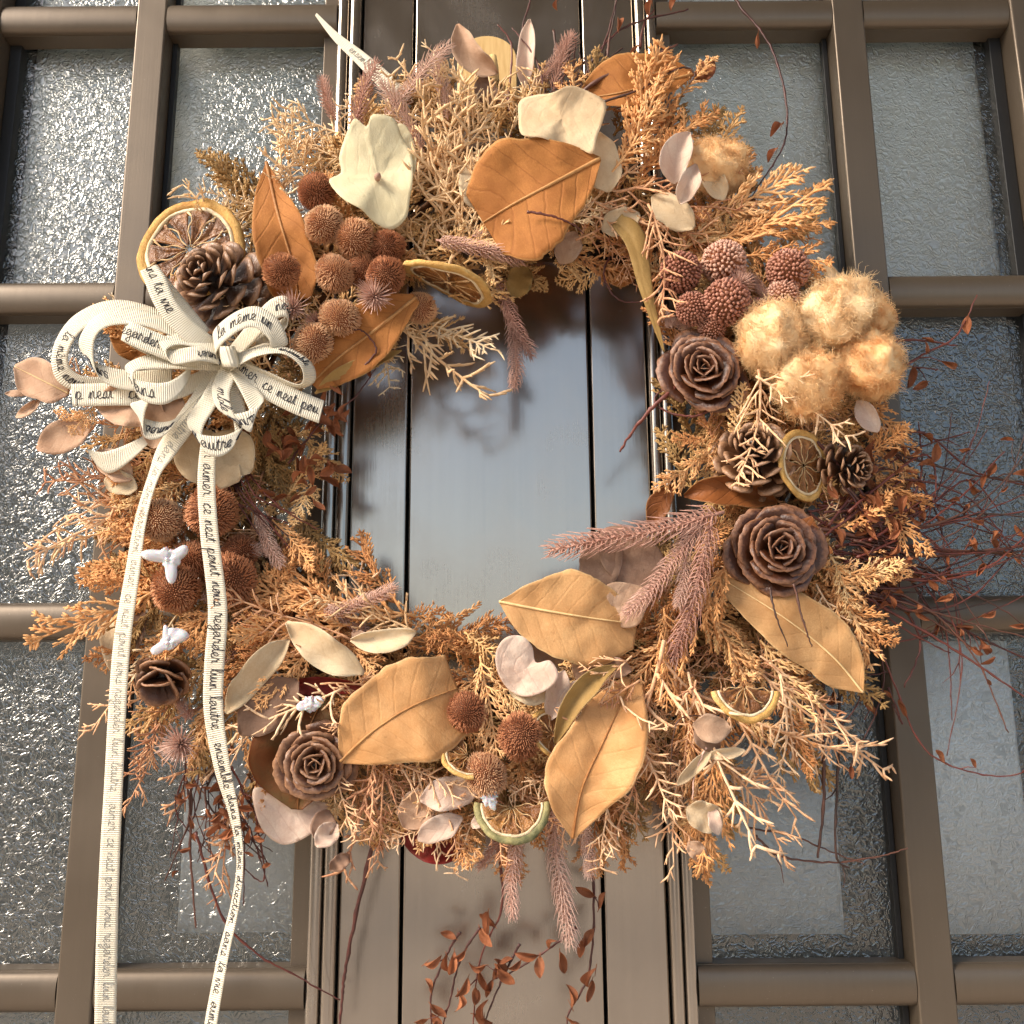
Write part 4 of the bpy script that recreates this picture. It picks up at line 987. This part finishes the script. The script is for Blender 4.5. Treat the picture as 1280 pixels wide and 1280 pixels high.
# ------------------------------------------------------------------ glue
def glue(x, y, d, lobes, label):
    b = MB(); rows = []; s = PS(x, y, d); n1, n2 = 28, 40
    c = W(x, y, d)
    for i in range(n1+1):
        th = math.pi*i/n1; row = []
        for j in range(n2):
            ph = 2*math.pi*j/n2; dv = Vector((math.sin(th)*math.cos(ph), math.sin(th)*math.sin(ph), math.cos(th)))
            r = 9
            for (lx, ly, ld, amp, wd) in lobes:
                lv = Vector((lx, -ld, -ly)).normalized(); r += amp*math.exp(-(1-dv.dot(lv))*wd)
            r += 5*noise.noise(dv*2.2+Vector((x,0,0)))+2*noise.noise(dv*5+Vector((x,3,0)))
            row.append(c+Vector((dv.x*r*s, dv.y*r*s*0.7, dv.z*r*s)))
        rows.append(row)
    b.grid(rows, True); build('glue_blob', b, M['glue'], wreath, label)
glue(212,698,168,[(1,-.6,.2,16,9),(-1,-.1,.2,26,14),(.2,1,.1,24,14),(-.5,-.5,.4,8,6),(.9,.3,.3,8,8)],'white lump of dried glue among the seed balls')
glue(212,802,160,[(1,-.3,.2,16,9),(-1,.6,.2,18,12),(-.3,-.8,.2,10,10),(.4,-.8,.2,10,12)],'smaller white lump of glue above the broken cone')
glue(470,1,0,[],'x') if False else None
glue(612,996,168,[(0,-1,.2,10,8),(.4,1,.2,8,8)],'small glue lump beside the lime slice')
glue(388,880,158,[(1,-.2,.2,10,8),(-1,.2,.1,8,8)],'small glue lump above the worn cedar rose')

# ------------------------------------------------------------------ twigs and small dry leaves
def T_dry():
    b = MB(); rows = []; uvs = []; f = random.uniform(.3,1.5); ben = random.uniform(-.8,.8); p = random.uniform(0,6)
    for i in range(9):
        t = i/8; wd = 0.30*math.sin(math.pi*min(1,t*0.97+.02))**0.7; row = []
        for j in range(7):
            v = -1+2*j/6; row.append((v*wd*(1-.3*f*abs(v))+ben*t*t*.4, t, f*abs(v)*wd+0.05*math.sin(p+6*t+3*v)+ben*.3*math.sin(t*3))); uvs.append((t,(v+1)/2))
        rows.append(row)
    b.grid(rows); b.tube([(0,-.18,0),(0,0,0),(0,.4,0.0)],[.018,.022,.012],4)
    while len(uvs) < len(b.v): uvs.append((.5,.5))
    return b.mesh('dry_leaf', M['dry'], uvs=uvs)
TD = [T_dry() for _ in range(6)]
NDRY = [0]
def dry(x, y, d, L=20, ang=None):
    NDRY[0] += 1
    a = random.uniform(0,6.28) if ang is None else ang
    Mx = frame_bt(x, y, d, x+L*math.cos(a), y+L*math.sin(a), d+random.uniform(-8,8), 1.0, random.uniform(-1.2,1.2))
    o = link('dry_leaf', random.choice(TD), wreath, Mx)
    return o
def twig(pts, r=1.6, mt_='twig', leaves=0, lsize=20, side=0, d_jit=2.0, label=None):
    b = MB(); n = max(10, len(pts)*7); P = []; s = PS(pts[0][0], pts[0][1], pts[0][2]); raw = []
    for i in range(n+1):
        x, y, d = cr(pts, i/n); x += random.uniform(-.7,.7); y += random.uniform(-.7,.7); raw.append((x,y,d)); P.append(W(x, y, d))
    b.tube(P, [r*s*(1.15-0.65*i/n)*(1.35 if i % 5 == 0 else 1) for i in range(n+1)], 6)
    for k in range(side):
        i = random.randint(2, n-2); x,y,d = raw[i]; x2,y2,_ = raw[i+1]; a = math.atan2(y2-y, x2-x)+random.choice((.6,-.6)); L = random.uniform(14,40)
        b.tube([W(x,y,d), W(x+L*.5*math.cos(a), y+L*.5*math.sin(a), d+4), W(x+L*math.cos(a+.2), y+L*math.sin(a+.2), d+6)], [r*s*.6, r*s*.5, r*s*.25], 5)
        if leaves: dry(x+L*math.cos(a+.2), y+L*math.sin(a+.2), d+6, lsize*random.uniform(.5,.95))
    o = build('twig', b, M[mt_], wreath, label)
    for k in range(leaves):
        i = random.randint(int(n*.15), n); x,y,d = raw[i]; dry(x, y, d+3, lsize*random.uniform(.6,1.15))
    return o
random.seed(31)
twig([(655,170,95),(665,120,105),(650,60,105),(662,0,100),(668,-40,95)],1.7)
twig([(640,190,100),(636,120,110),(640,60,110),(622,30,112)],1.5)
twig([(690,170,100),(680,110,112),(668,70,115),(640,35,112)],1.4)
twig([(700,170,95),(725,110,105),(752,60,110),(790,30,105),(860,12,95)],1.8,leaves=1)
twig([(715,170,95),(735,110,110),(760,40,110),(775,-20,105)],1.5)
twig([(730,160,95),(748,100,108),(768,20,104),(770,-30,104)],1.4,'twig_dark')
twig([(700,150,95),(740,105,118),(790,82,125),(846,56,125)],2.8,'twig_dark')
twig([(700,130,95),(702,100,105),(692,38,108)],2.4,'twig_dark'); twig([(712,130,95),(715,100,105),(720,50,108)],2.2,'twig_dark'); twig([(725,135,95),(745,90,110),(778,60,112)],2.2,'twig_dark')
twig([(690,140,95),(745,88,110),(800,65,112)],1.8,'twig_dark'); twig([(740,130,95),(757,80,110),(762,45,112)],2.2,'twig_dark')
for k in range(9):
    x = random.uniform(675,745); twig([(x,150,90),(x+random.uniform(-8,8),115,105),(x+random.uniform(-26,26),random.uniform(55,85),110)], random.uniform(1.4,2.2), 'twig_dark')
twig([(905,-30,80),(925,8,85),(952,40,92),(970,75,98),(983,130,100),(980,180,102),(955,222,105),(935,252,110)],1.5,leaves=0,label='long arching red twig with small leaves at the upper right')
for x,y,a in ((948,40,1.7),(978,155,2.0),(972,185,1.9),(925,250,.2),(815,0,1.5),(845,-5,2.0)): dry(x,y,100,20,a)
twig([(755,127,140),(800,112,148),(850,85,148),(868,92,148),(862,105,145)],1.5,'twig_dark')
twig([(800,60,100),(805,30,100),(818,12,100)],1.6); dry(800,55,100,16,2.5); dry(697,-2,60,14,1.4)
twig([(660,265,178),(690,270,182),(715,280,176),(730,292,165)],1.5)
twig([(762,320,100),(755,345,108),(770,372,112),(795,378,112),(840,368,130)],1.2)
twig([(843,485,130),(815,510,128),(790,540,110),(775,565,95)],2.6,label='short dark red twig reaching into the hole from the right')
twig([(900,505,140),(870,520,138),(835,515,130),(818,500,125),(830,485,125)],1.5)
twig([(440,470,140),(470,440,155),(455,415,158),(440,412,158)],1.3); twig([(360,580,120),(400,530,120),(440,500,118),(470,460,118)],1.4,leaves=3,lsize=14)
for q in range(44): dry(random.gauss(385,30), random.gauss(565,45), random.uniform(105,135), random.uniform(14,26))
for q in range(10): dry(random.gauss(410,14), random.gauss(520,25), random.uniform(105,130), random.uniform(14,24))
for k in range(8):
    x0, y0 = random.uniform(270,320), random.uniform(560,600)
    twig([(x0,y0,125),(x0+random.uniform(10,40),y0+40,135),(x0+random.uniform(40,90),y0+random.uniform(50,110),125)],1.3)
twig([(255,590,148),(235,640,150)],1.5)
# right hand bundle
bund = [((1020,660,120),(1120,680,105),(1200,690,95),(1300,680,90)),((1030,640,120),(1120,640,100),(1200,655,90),(1310,690,85)),((1060,640,125),(1150,570,110),(1170,600,105),(1160,650,100)),
 ((1090,560,120),(1150,540,105),(1220,590,95),(1300,610,90)),((1100,560,115),(1200,590,100),(1290,605,90)),((1110,470,110),(1160,440,100),(1195,420,95),(1222,368,90)),((1085,430,115),(1140,425,100),(1195,432,92)),((1090,460,112),(1130,458,100),(1172,462,95)),
 ((1050,720,115),(1150,760,100),(1230,800,92),(1300,830,85)),((1060,700,115),(1160,720,100),(1250,760,92),(1300,800,85)),((1040,690,118),(1110,740,105),(1150,800,95),(1130,860,95)),((1080,640,118),(1170,680,100),(1195,760,92),(1200,850,88)),
 ((1060,680,120),(1130,700,105),(1180,780,95),(1190,900,90)),((1070,660,120),(1150,640,105),(1210,600,98),(1250,640,92)),((1070,730,110),(1120,860,95),(1160,940,90),(1240,970,85),(1300,960,85)),((1040,720,112),(1100,800,100),(1200,780,92),(1290,740,88)),
 ((1100,690,110),(1190,720,95),(1240,700,90),(1255,650,88)),((1030,670,122),(1100,620,115),(1140,600,105),(1175,640,98)),((1110,560,110),(1150,600,100),(1180,680,95),(1150,720,95)),((1080,620,110),(1200,640,95),(1300,720,88)),((1010,540,130),(1080,620,120),(1110,680,112),(1160,760,100)),
 ((1050,600,125),(1090,660,118),(1105,720,110),(1090,780,105)),((1060,610,120),(1140,690,105),(1230,690,95),(1320,700,88))]
for i, q in enumerate(bund):
    twig([tuple(p) for p in q], 2.6 if i in (0,22) else random.uniform(1.1,1.9), 'twig_dark' if i in (0,4,9,22) else 'twig', leaves=random.choice((0,1,2)), lsize=22, side=random.choice((1,2)))
for i in range(26):
    x0, y0 = random.uniform(1010,1080), random.uniform(620,740); a = random.uniform(-.6,.9); L = random.uniform(90,250); c = random.uniform(-.5,.5)
    twig([(x0,y0,115),(x0+L*.33*math.cos(a),y0+L*.33*math.sin(a),108),(x0+L*.66*math.cos(a+c),y0+L*.66*math.sin(a+c),100),(x0+L*math.cos(a+c*2),y0+L*math.sin(a+c*2),94)], random.uniform(.9,1.6), 'twig', leaves=random.choice((0,1,1)), lsize=20, side=1)
for i in range(34):
    x0, y0 = random.uniform(1030,1090), random.uniform(640,740); a = random.gauss(.12,.38); L = random.uniform(150,300); c = random.uniform(-.35,.35)
    twig([(x0,y0,random.uniform(105,125)),(x0+L*.33*math.cos(a),y0+L*.33*math.sin(a),110),(x0+L*.66*math.cos(a+c),y0+L*.66*math.sin(a+c),103),(x0+L*math.cos(a+c*2),y0+L*math.sin(a+c*2),96)], random.uniform(.9,1.7), random.choice(('twig','twig_dark')), leaves=random.choice((0,0,1)), lsize=18, side=random.choice((0,1,2)))
for q in range(40): dry(random.gauss(1090,32), random.gauss(650,42), random.uniform(100,130), random.uniform(16,28))
# lower right dark twigs
twig([(1028,830,100),(1028,900,95),(1030,1000,90),(1022,1072,85)],2.6,'twig_dark'); twig([(1050,850,95),(1048,950,90),(1045,1065,85),(1062,1085,80)],1.8,'twig_dark',side=2)
twig([(945,1045,95),(975,1070,88),(1040,1078,82),(1100,1070,80),(1135,1060,80)],1.5,'twig_dark',side=1); twig([(935,1035,95),(990,1045,88),(1040,1065,82),(1080,1080,80)],1.2,'twig_dark')
twig([(1020,860,100),(1040,880,92),(1070,850,90),(1110,840,88)],1.4,'twig',leaves=3,lsize=16); twig([(1000,860,100),(1020,950,92),(1030,990,88)],1.1,'twig_dark')
twig([(1060,840,100),(1090,870,95),(1080,900,90)],1.2,'twig',leaves=2,lsize=14); twig([(1110,860,95),(1128,905,90),(1115,880,90)],1.2,'twig',leaves=1)
twig([(962,735,165),(970,770,168),(985,808,160)],1.3,'twig_dark'); twig([(992,730,165),(1005,780,166),(1015,808,160)],1.4,'twig_dark')
twig([(880,895,158),(845,905,165),(838,990,160)],.9,'twig_dark'); twig([(882,935,165),(868,970,165),(866,1000,165)],1.2,'plume')
# lower left dark twigs
for k in range(22):
    x0, y0 = random.uniform(230,330), random.uniform(930,990)
    twig([(x0,y0,100),(x0+random.uniform(-20,30),y0+50,90),(x0+random.uniform(-40,60),y0+random.uniform(70,150),80)], random.uniform(.9,1.7), 'twig_dark' if k % 2 else 'twig', leaves=random.choice((0,1,1)), lsize=18, side=1)
for q in range(12): dry(random.gauss(290,30), random.gauss(1020,22), random.uniform(85,110), random.uniform(14,22))
twig([(240,960,95),(238,1060,85),(245,1160,80)],2.0,'twig_dark'); twig([(320,1020,90),(330,1100,80),(300,1080,80)],1.2,'twig')
twig([(245,1040,92),(275,1140,75),(318,1190,60),(370,1220,50),(425,1250,42)],1.6,'twig'); twig([(470,1040,95),(448,1130,72),(432,1210,60),(428,1245,58),(423,1300,58)],2.6,'twig',label='thick red twig hanging below the wreath at the bottom left')
# hanging leafy twigs at the bottom
hang = [[(620,1050,95),(628,1130,85),(600,1200,75),(590,1290,65)],[(720,1160,90),(680,1190,80),(640,1215,75),(615,1225,72)],[(600,1160,85),(575,1200,78),(560,1260,70),(545,1310,65)],[(575,1165,85),(560,1190,80),(540,1240,75),(540,1300,70)],
 [(740,1060,95),(742,1150,85),(735,1220,75),(710,1270,70),(712,1300,70)],[(650,1180,80),(625,1230,75),(600,1290,70)]]
for h in hang: twig(h, 1.5, 'twig', leaves=4, lsize=25, side=1)
for x,y,a in ((568,1190,1.5),(600,1215,1.4),(675,1195,1.6),(700,1190,1.5),(610,1140,1.8),(600,1160,1.2),(732,1170,1.6),(745,1210,1.7),(585,1222,1.9),(622,1212,.9),(740,1225,1.9)): dry(x,y,85,28,a)

# ------------------------------------------------------------------ ribbon with handwriting
FONT = {'a':([(0,.2),(.75,.9),(.4,1),(.1,.5),(.35,.02),(.7,.4),(.8,.95),(.8,.3),(1.05,.1)],1.1),
'c':([(0,.1),(.3,.8),(.65,.95),(.4,1.02),(.12,.55),(.3,.02),(.8,.15)],.85),'d':([(0,.2),(.7,.9),(.4,1),(.1,.5),(.35,.02),(.7,.5),(.9,1.9),(.8,.4),(1.05,.1)],1.1),
'e':([(0,.2),(.5,.5),(.55,.9),(.3,1),(.1,.5),(.35,0),(.75,.15)],.8),'g':([(0,.2),(.75,.9),(.4,1),(.1,.5),(.35,.05),(.75,.5),(.8,.9),(.75,-.6),(.4,-.9),(.25,-.5),(1,.1)],1.05),
'i':([(0,.1),(.3,1),(.3,.2),(.55,.1)],.6),'l':([(0,.1),(.5,1.3),(.45,1.95),(.25,1.7),(.25,.3),(.55,.1)],.6),
'm':([(0,.1),(.2,.95),(.25,0),(.3,.6),(.55,1),(.6,0),(.65,.6),(.9,1),(.95,.2),(1.25,.1)],1.3),'n':([(0,.1),(.2,.95),(.25,0),(.3,.6),(.6,1),(.65,.2),(.95,.1)],1.0),
'o':([(0,.2),(.6,.9),(.35,1),(.1,.5),(.35,0),(.65,.5),(.5,.95),(.9,.7)],.9),'p':([(0,.1),(.25,1),(.18,-.9),(.25,.6),(.55,1),(.75,.5),(.4,0),(1,.1)],1.0),
'r':([(0,.1),(.15,.95),(.28,1.2),(.38,.88),(.62,.92),(.55,.3),(.85,.1)],.85),'s':([(0,.1),(.4,1.05),(.55,.4),(.3,0),(.1,.15),(.75,.1)],.8),'t':([(0,.1),(.35,1.5),(.3,.2),(.6,.1)],.65),
'u':([(0,.1),(.2,1),(.25,.1),(.6,.3),(.7,1),(.7,.2),(1,.1)],1.0),'v':([(0,.1),(.15,1),(.35,0),(.65,1),(.9,.8)],.9),'b':([(0,.1),(.4,1.5),(.3,1.9),(.2,1.2),(.25,.05),(.6,.2),(.55,.8),(.95,.7)],.95)}
def write(text):
    """handwritten strokes: list of polylines in letter units, and total advance"""
    out = []; cur = []; x = 0
    def flush():
        nonlocal cur
        if len(cur) > 1:
            n = (len(cur)-1)*4; out.append([tuple(cr(cur, i/n)) for i in range(n+1)])
        cur = []
    for ch in text:
        if ch == 'E': ch = 'e'; out.append([(x+.1,1.25),(x+.35,1.5),(x+.6,1.25)])
        if ch == ' ': flush(); x += .8; continue
        if ch == '.': flush(); out.append([(x+.1,0),(x+.18,.06)]); x += .35; continue
        if ch == "'": flush(); out.append([(x+.1,1.8),(x+.05,1.4)]); x += .3; continue
        p, adv = FONT[ch]; cur += [(x+a, b_) for a, b_ in p]
        if ch == 'i': out.append([(x+.32,1.4),(x+.38,1.45)])
        if ch == 't': out.append([(x+.05,1.08),(x+.6,1.14)])
        x += adv
    flush(); return out, x
bow = top('ribbon_bow', 'cream ribbed bow with black handwriting and two long tails, left on the wreath', 'ribbon', W(284, 445, 175))
def ribbon(name, ctrl, text=None, t0=0.0, size=8.5, off=1, parent=None, label=None, flip=False, n=None, vshift=0.0, inkm=None, inkr=0.5):
    """ctrl: [(x,y,d, wx,wy,wd)] centre and full width vector (px) ; text written along from t0 on side off"""
    L = 0
    for a, c in zip(ctrl[:-1], ctrl[1:]): L += math.dist(a[:3], c[:3])
    n = n or max(24, int(L/3.5)); b = MB(); uvs = []; rows = []; acc = 0; prev = None; arc = [0]; cen = []
    for i in range(n+1):
        q = cr(ctrl, i/n); p = Vector(q[:3]); 
        if prev is not None: acc += (p-prev).length; arc.append(acc)
        prev = p
        row = []
        for j in range(7):
            v = -0.5+j/6; bow_ = 0.0
            row.append(W(p.x+q[3]*v, p.y+q[4]*v, p.z+q[5]*v)); uvs.append((acc/2.7, j/6))
        rows.append(row)
    b.grid(rows); o = build(name, b, M['ribbon'], parent or bow, label, uvs=uvs, solid=0.00035)
    if text:
        st, adv = write(text); ink = MB()
        def at(s, h):   # s distance along, h height units of px across
            s = max(0, min(acc-.01, s)); k = 0
            lo, hi = 0, n
            while hi-lo > 1:
                md = (lo+hi)//2
                if arc[md] <= s: lo = md
                else: hi = md
            f = (s-arc[lo])/max(1e-6, arc[lo+1]-arc[lo]); q0 = cr(ctrl, (lo+f)/n); q1 = cr(ctrl, min(1,(lo+f+.3)/n)); qm = cr(ctrl, max(0,(lo+f-.3)/n))
            wv = Vector(q0[3:6]); wl = wv.length; wn = wv/wl
            c = W(*q0[:3]); e = W(q0[0]+wn.x, q0[1]+wn.y, q0[2]+wn.z)-c
            tn = W(*q1[:3])-W(*qm[:3]); nn = tn.cross(e)
            nn = nn.normalized() if nn.length > 0 else Vector((0,-1,0))
            nn = nn if nn.dot(CAM-c) > 0 else -nn
            return c+e*h+nn*0.00030
        start = t0*acc
        off_ = 1
        qa = cr(ctrl, max(0, t0-.01)); qb = cr(ctrl, min(1, t0+.01))
        hs_ = -1 if ((qb[0]-qa[0])*qa[4]-(qb[1]-qa[1])*qa[3]) > 0 else 1
        for poly in st:
            pts = []
            for (u, v) in poly:
                s = start+u*size*(-1 if flip else 1); h = hs_*(v-0.55)*size*(-1 if flip else 1)+vshift
                if 1 < s < acc-1: pts.append(at(s, h))
            if len(pts) > 1: ink.tube(pts, inkr*PS(ctrl[0][0], ctrl[0][1], ctrl[0][2]), 4)
        if ink.v:
            me = ink.mesh('lettering', inkm or M['ink'], True, None, ORIG[o].translation); io = bpy.data.objects.new('lettering', me); COL.objects.link(io); io.parent = o; ORIG[io] = ORIG[o]
    return o
K = (284, 445, 160)
def loop(T, B, A, text=None, t0=.06, size=8.5, off=1, flip=False, A2=None, sq=1.0, Kx=None, label=None):
    """closed teardrop loop from the knot to T; B = half opening; A = width vector"""
    k0 = Kx or K; P = []; A2 = A2 or A
    for i in range(13):
        t = i/12; s = (1-math.cos(2*math.pi*t))/2; s = s**0.8; w_ = math.sin(2*math.pi*t)*(0.35+0.65*s)
        a = [A[q]*(1-s)+A2[q]*s for q in range(3)]
        P.append((k0[0]+(T[0]-k0[0])*s+B[0]*w_, k0[1]+(T[1]-k0[1])*s+B[1]*w_, k0[2]+(T[2]-k0[2])*s+B[2]*w_, a[0], a[1], a[2]))
    return ribbon('ribbon_loop', P, text, t0, size, off, flip=flip, label=label)
LB = {}
# back loops first
ribbon('ribbon_loop', [(284,450,150,-2,20,16),(215,405,165,-2,20,16),(150,385,172,6,20,14),(100,402,170,14,15,12),(76,438,160,20,2,10),(82,470,148,18,-14,8),(120,482,142,4,-22,8),(200,470,145,0,-22,8)],'la mEme nous', .55, 8, 1)
ribbon('ribbon_loop', [(284,452,158,-2,20,14),(235,420,180,-2,20,16),(180,398,190,4,20,14),(130,400,190,10,16,14),(108,428,184,18,4,12),(120,462,178,10,22,4),(165,476,176,0,25,2),(215,470,170,-2,22,8)],'mEme', .66, 9, 1, label='left loop reading a French word for same')
ribbon('ribbon_loop', [(284,450,165,-14,20,4),(259,432,188,-16,20,4),(230,408,200,-20,16,2),(207,380,205,-24,10,2),(194,350,200,-25,8,4),(186,335,188,-20,8,12),(205,360,176,-20,10,10),(255,420,165,-14,16,8)],'sans ta vie', .64, 8.5, 1, flip=True, label='loop rising in front of the pine cone')
ribbon('ribbon_tail', [(90,494,158,2,28,2),(140,493,160,0,28,2),(190,492,160,0,27,2),(240,480,165,-3,25,2),(284,450,165,-4,22,2)],'p nest . ce nous', .02, 9.5, 1, label='short ribbon end pointing left')
ribbon('ribbon_loop', [(284,452,170,-6,24,2),(235,445,192,-7,26,0),(190,428,200,-7,27,0),(163,416,200,-6,27,0),(156,414,190,-6,24,8),(190,432,178,-6,24,8),(250,450,168,-4,22,4)],'regarder', .60, 8.0, 1, flip=True, label='straight loop reading a French verb')
ribbon('ribbon_tail', [(115,572,135,14,22,-4),(135,578,140,6,27,-4),(168,562,146,-8,26,0),(205,532,150,-14,20,4),(250,490,155,-14,16,6),(284,455,160,-12,14,4)], None)
ribbon('ribbon_loop', [(284,450,180,0,16,12),(250,442,205,0,18,14),(215,446,210,4,18,14),(203,432,205,10,12,14),(225,424,195,4,14,14),(262,432,190,2,16,12),(284,448,180,0,16,8)],'lamer', .05, 8, 1)
ribbon('ribbon_loop', [(284,455,172,0,20,10),(240,452,185,0,20,14),(190,452,192,2,18,16),(162,462,200,10,10,14),(172,486,208,6,24,4),(205,492,210,0,27,2),(228,478,200,-4,26,6),(240,458,186,-4,20,10)],'dans', .56, 10.5, 1, label='curled loop reading dans')
ribbon('ribbon_loop', [(284,458,165,-14,16,4),(245,500,182,-16,16,6),(210,535,190,-12,20,8),(182,535,195,-2,22,10),(172,512,196,18,10,8),(182,498,186,16,-6,14)],'vimos', .55, 8.5, 1)
ribbon('ribbon_loop', [(284,455,172,0,22,6),(268,430,196,4,24,8),(290,406,208,2,25,10),(318,396,210,-4,26,8),(342,412,206,-12,24,6),(348,436,198,-22,10,6),(325,434,184,-10,10,16),(290,450,176,-4,18,8)],'la mEme un', .22, 8.5, -1, flip=False, label='upper right loop of the bow')
ribbon('ribbon_loop', [(284,450,165,2,22,4),(315,415,176,6,24,6),(340,388,182,6,25,4),(358,384,180,0,26,4),(358,402,172,-6,22,8),(320,430,165,-4,20,8)],'nous', .52, 8, -1)
ribbon('ribbon_loop', [(288,455,185,0,18,12),(320,440,204,-2,12,18),(355,438,206,-4,8,20),(382,455,204,-14,4,16),(386,476,198,-14,-2,16),(368,483,192,2,-6,18),(330,468,188,6,-8,18),(295,456,180,4,-12,12)],'ensemble', .30, 6, -1, label='narrow rounded loop at the right of the bow')
ribbon('ribbon_tail', [(288,448,185,-12,22,2),(325,478,190,-12,26,2),(365,500,190,-9,28,0),(402,515,186,-7,28,0)],'aimer. ce nest pou', .04, 8.2, -1, label='short ribbon end pointing right')
ribbon('ribbon_loop', [(290,455,180,20,8,6),(276,490,200,22,8,8),(286,520,212,22,12,6),(308,528,214,10,24,4),(322,512,206,-14,20,8),(312,488,196,-20,8,12),(294,460,184,-18,4,10)],'mble dans', .20, 9, -1, label='loop hanging to the right of the knot')
ribbon('ribbon_loop', [(282,460,176,16,10,6),(262,500,188,20,8,8),(244,530,200,20,10,8),(250,552,214,10,22,4),(275,558,216,-2,26,2),(298,545,210,-10,22,6),(300,522,198,-16,8,14),(288,470,184,-16,6,10)],"l'autre dans", .42, 9.5, -1, label='lowest round loop of the bow')
# knot
b = MB(); P = []
for i in range(21):
    a = 2*math.pi*i/20; P.append([W(286+11*math.cos(a)+v*4, 446+v*13, 190+20*math.sin(a)) for v in (-1,-.5,0,.5,1)])
b.grid(P); build('knot', b, M['ribbon'], bow, uvs=[(i*.8, v/4) for i in range(21) for v in range(5)], solid=.0004)
# tails
ribbon('ribbon_tail', [(284,452,165,18,16,4),(245,510,170,20,18,4),(210,560,168,20,14,6),(192,595,164,12,6,14),(176,650,160,14,3,14),(165,720,158,18,2,10),(153,800,152,21,2,8),(147,880,146,22,1,6),(142,980,138,23,1,6),(137,1080,126,25,0,4),(133,1200,112,27,0,0),(131,1340,96,27,0,0)],'directi lautre dans la mEme direction. aimer. ce nest point nous regarder liun lautre . aimer. ce nest point nous regarder liun lautre', .035, 7.5, -1, inkm=M['ink_faint'], inkr=.34, label='left long ribbon tail hanging past the bottom of the door panes')
ribbon('ribbon_tail', [(262,545,180,20,2,2),(258,600,184,22,2,2),(262,670,184,23,2,4),(272,760,180,24,1,2),(268,830,176,25,0,2),(267,890,168,24,-3,6),(278,960,154,19,-6,14),(293,1020,138,12,-3,18),(300,1075,126,8,0,18),(294,1130,116,10,3,16),(278,1200,104,13,4,14),(262,1290,92,15,4,12),(258,1340,88,15,3,12)],'our aimer. ce nest point nous regarder liun lautre . ensemble dans la mEme direction. sans la vie. aimer', .005, 8.6, -1, label='right long ribbon tail with handwriting all the way down')
# separate ribbon end at the top
o = ribbon('ribbon_end', [(395,18,70,2,-3,0),(420,46,80,7,-8,2),(450,72,92,12,-12,4),(478,98,104,16,-14,4),(505,125,112,16,-14,4)], 'ensemble', .4, 5.5, 1, inkm=M['ink_faint'], inkr=.4, parent=wreath, label='pointed cream ribbon end sticking out at the top left')
print('dry leaves', NDRY[0], 'objects', len(bpy.data.objects))
bpy.context.view_layer.update()
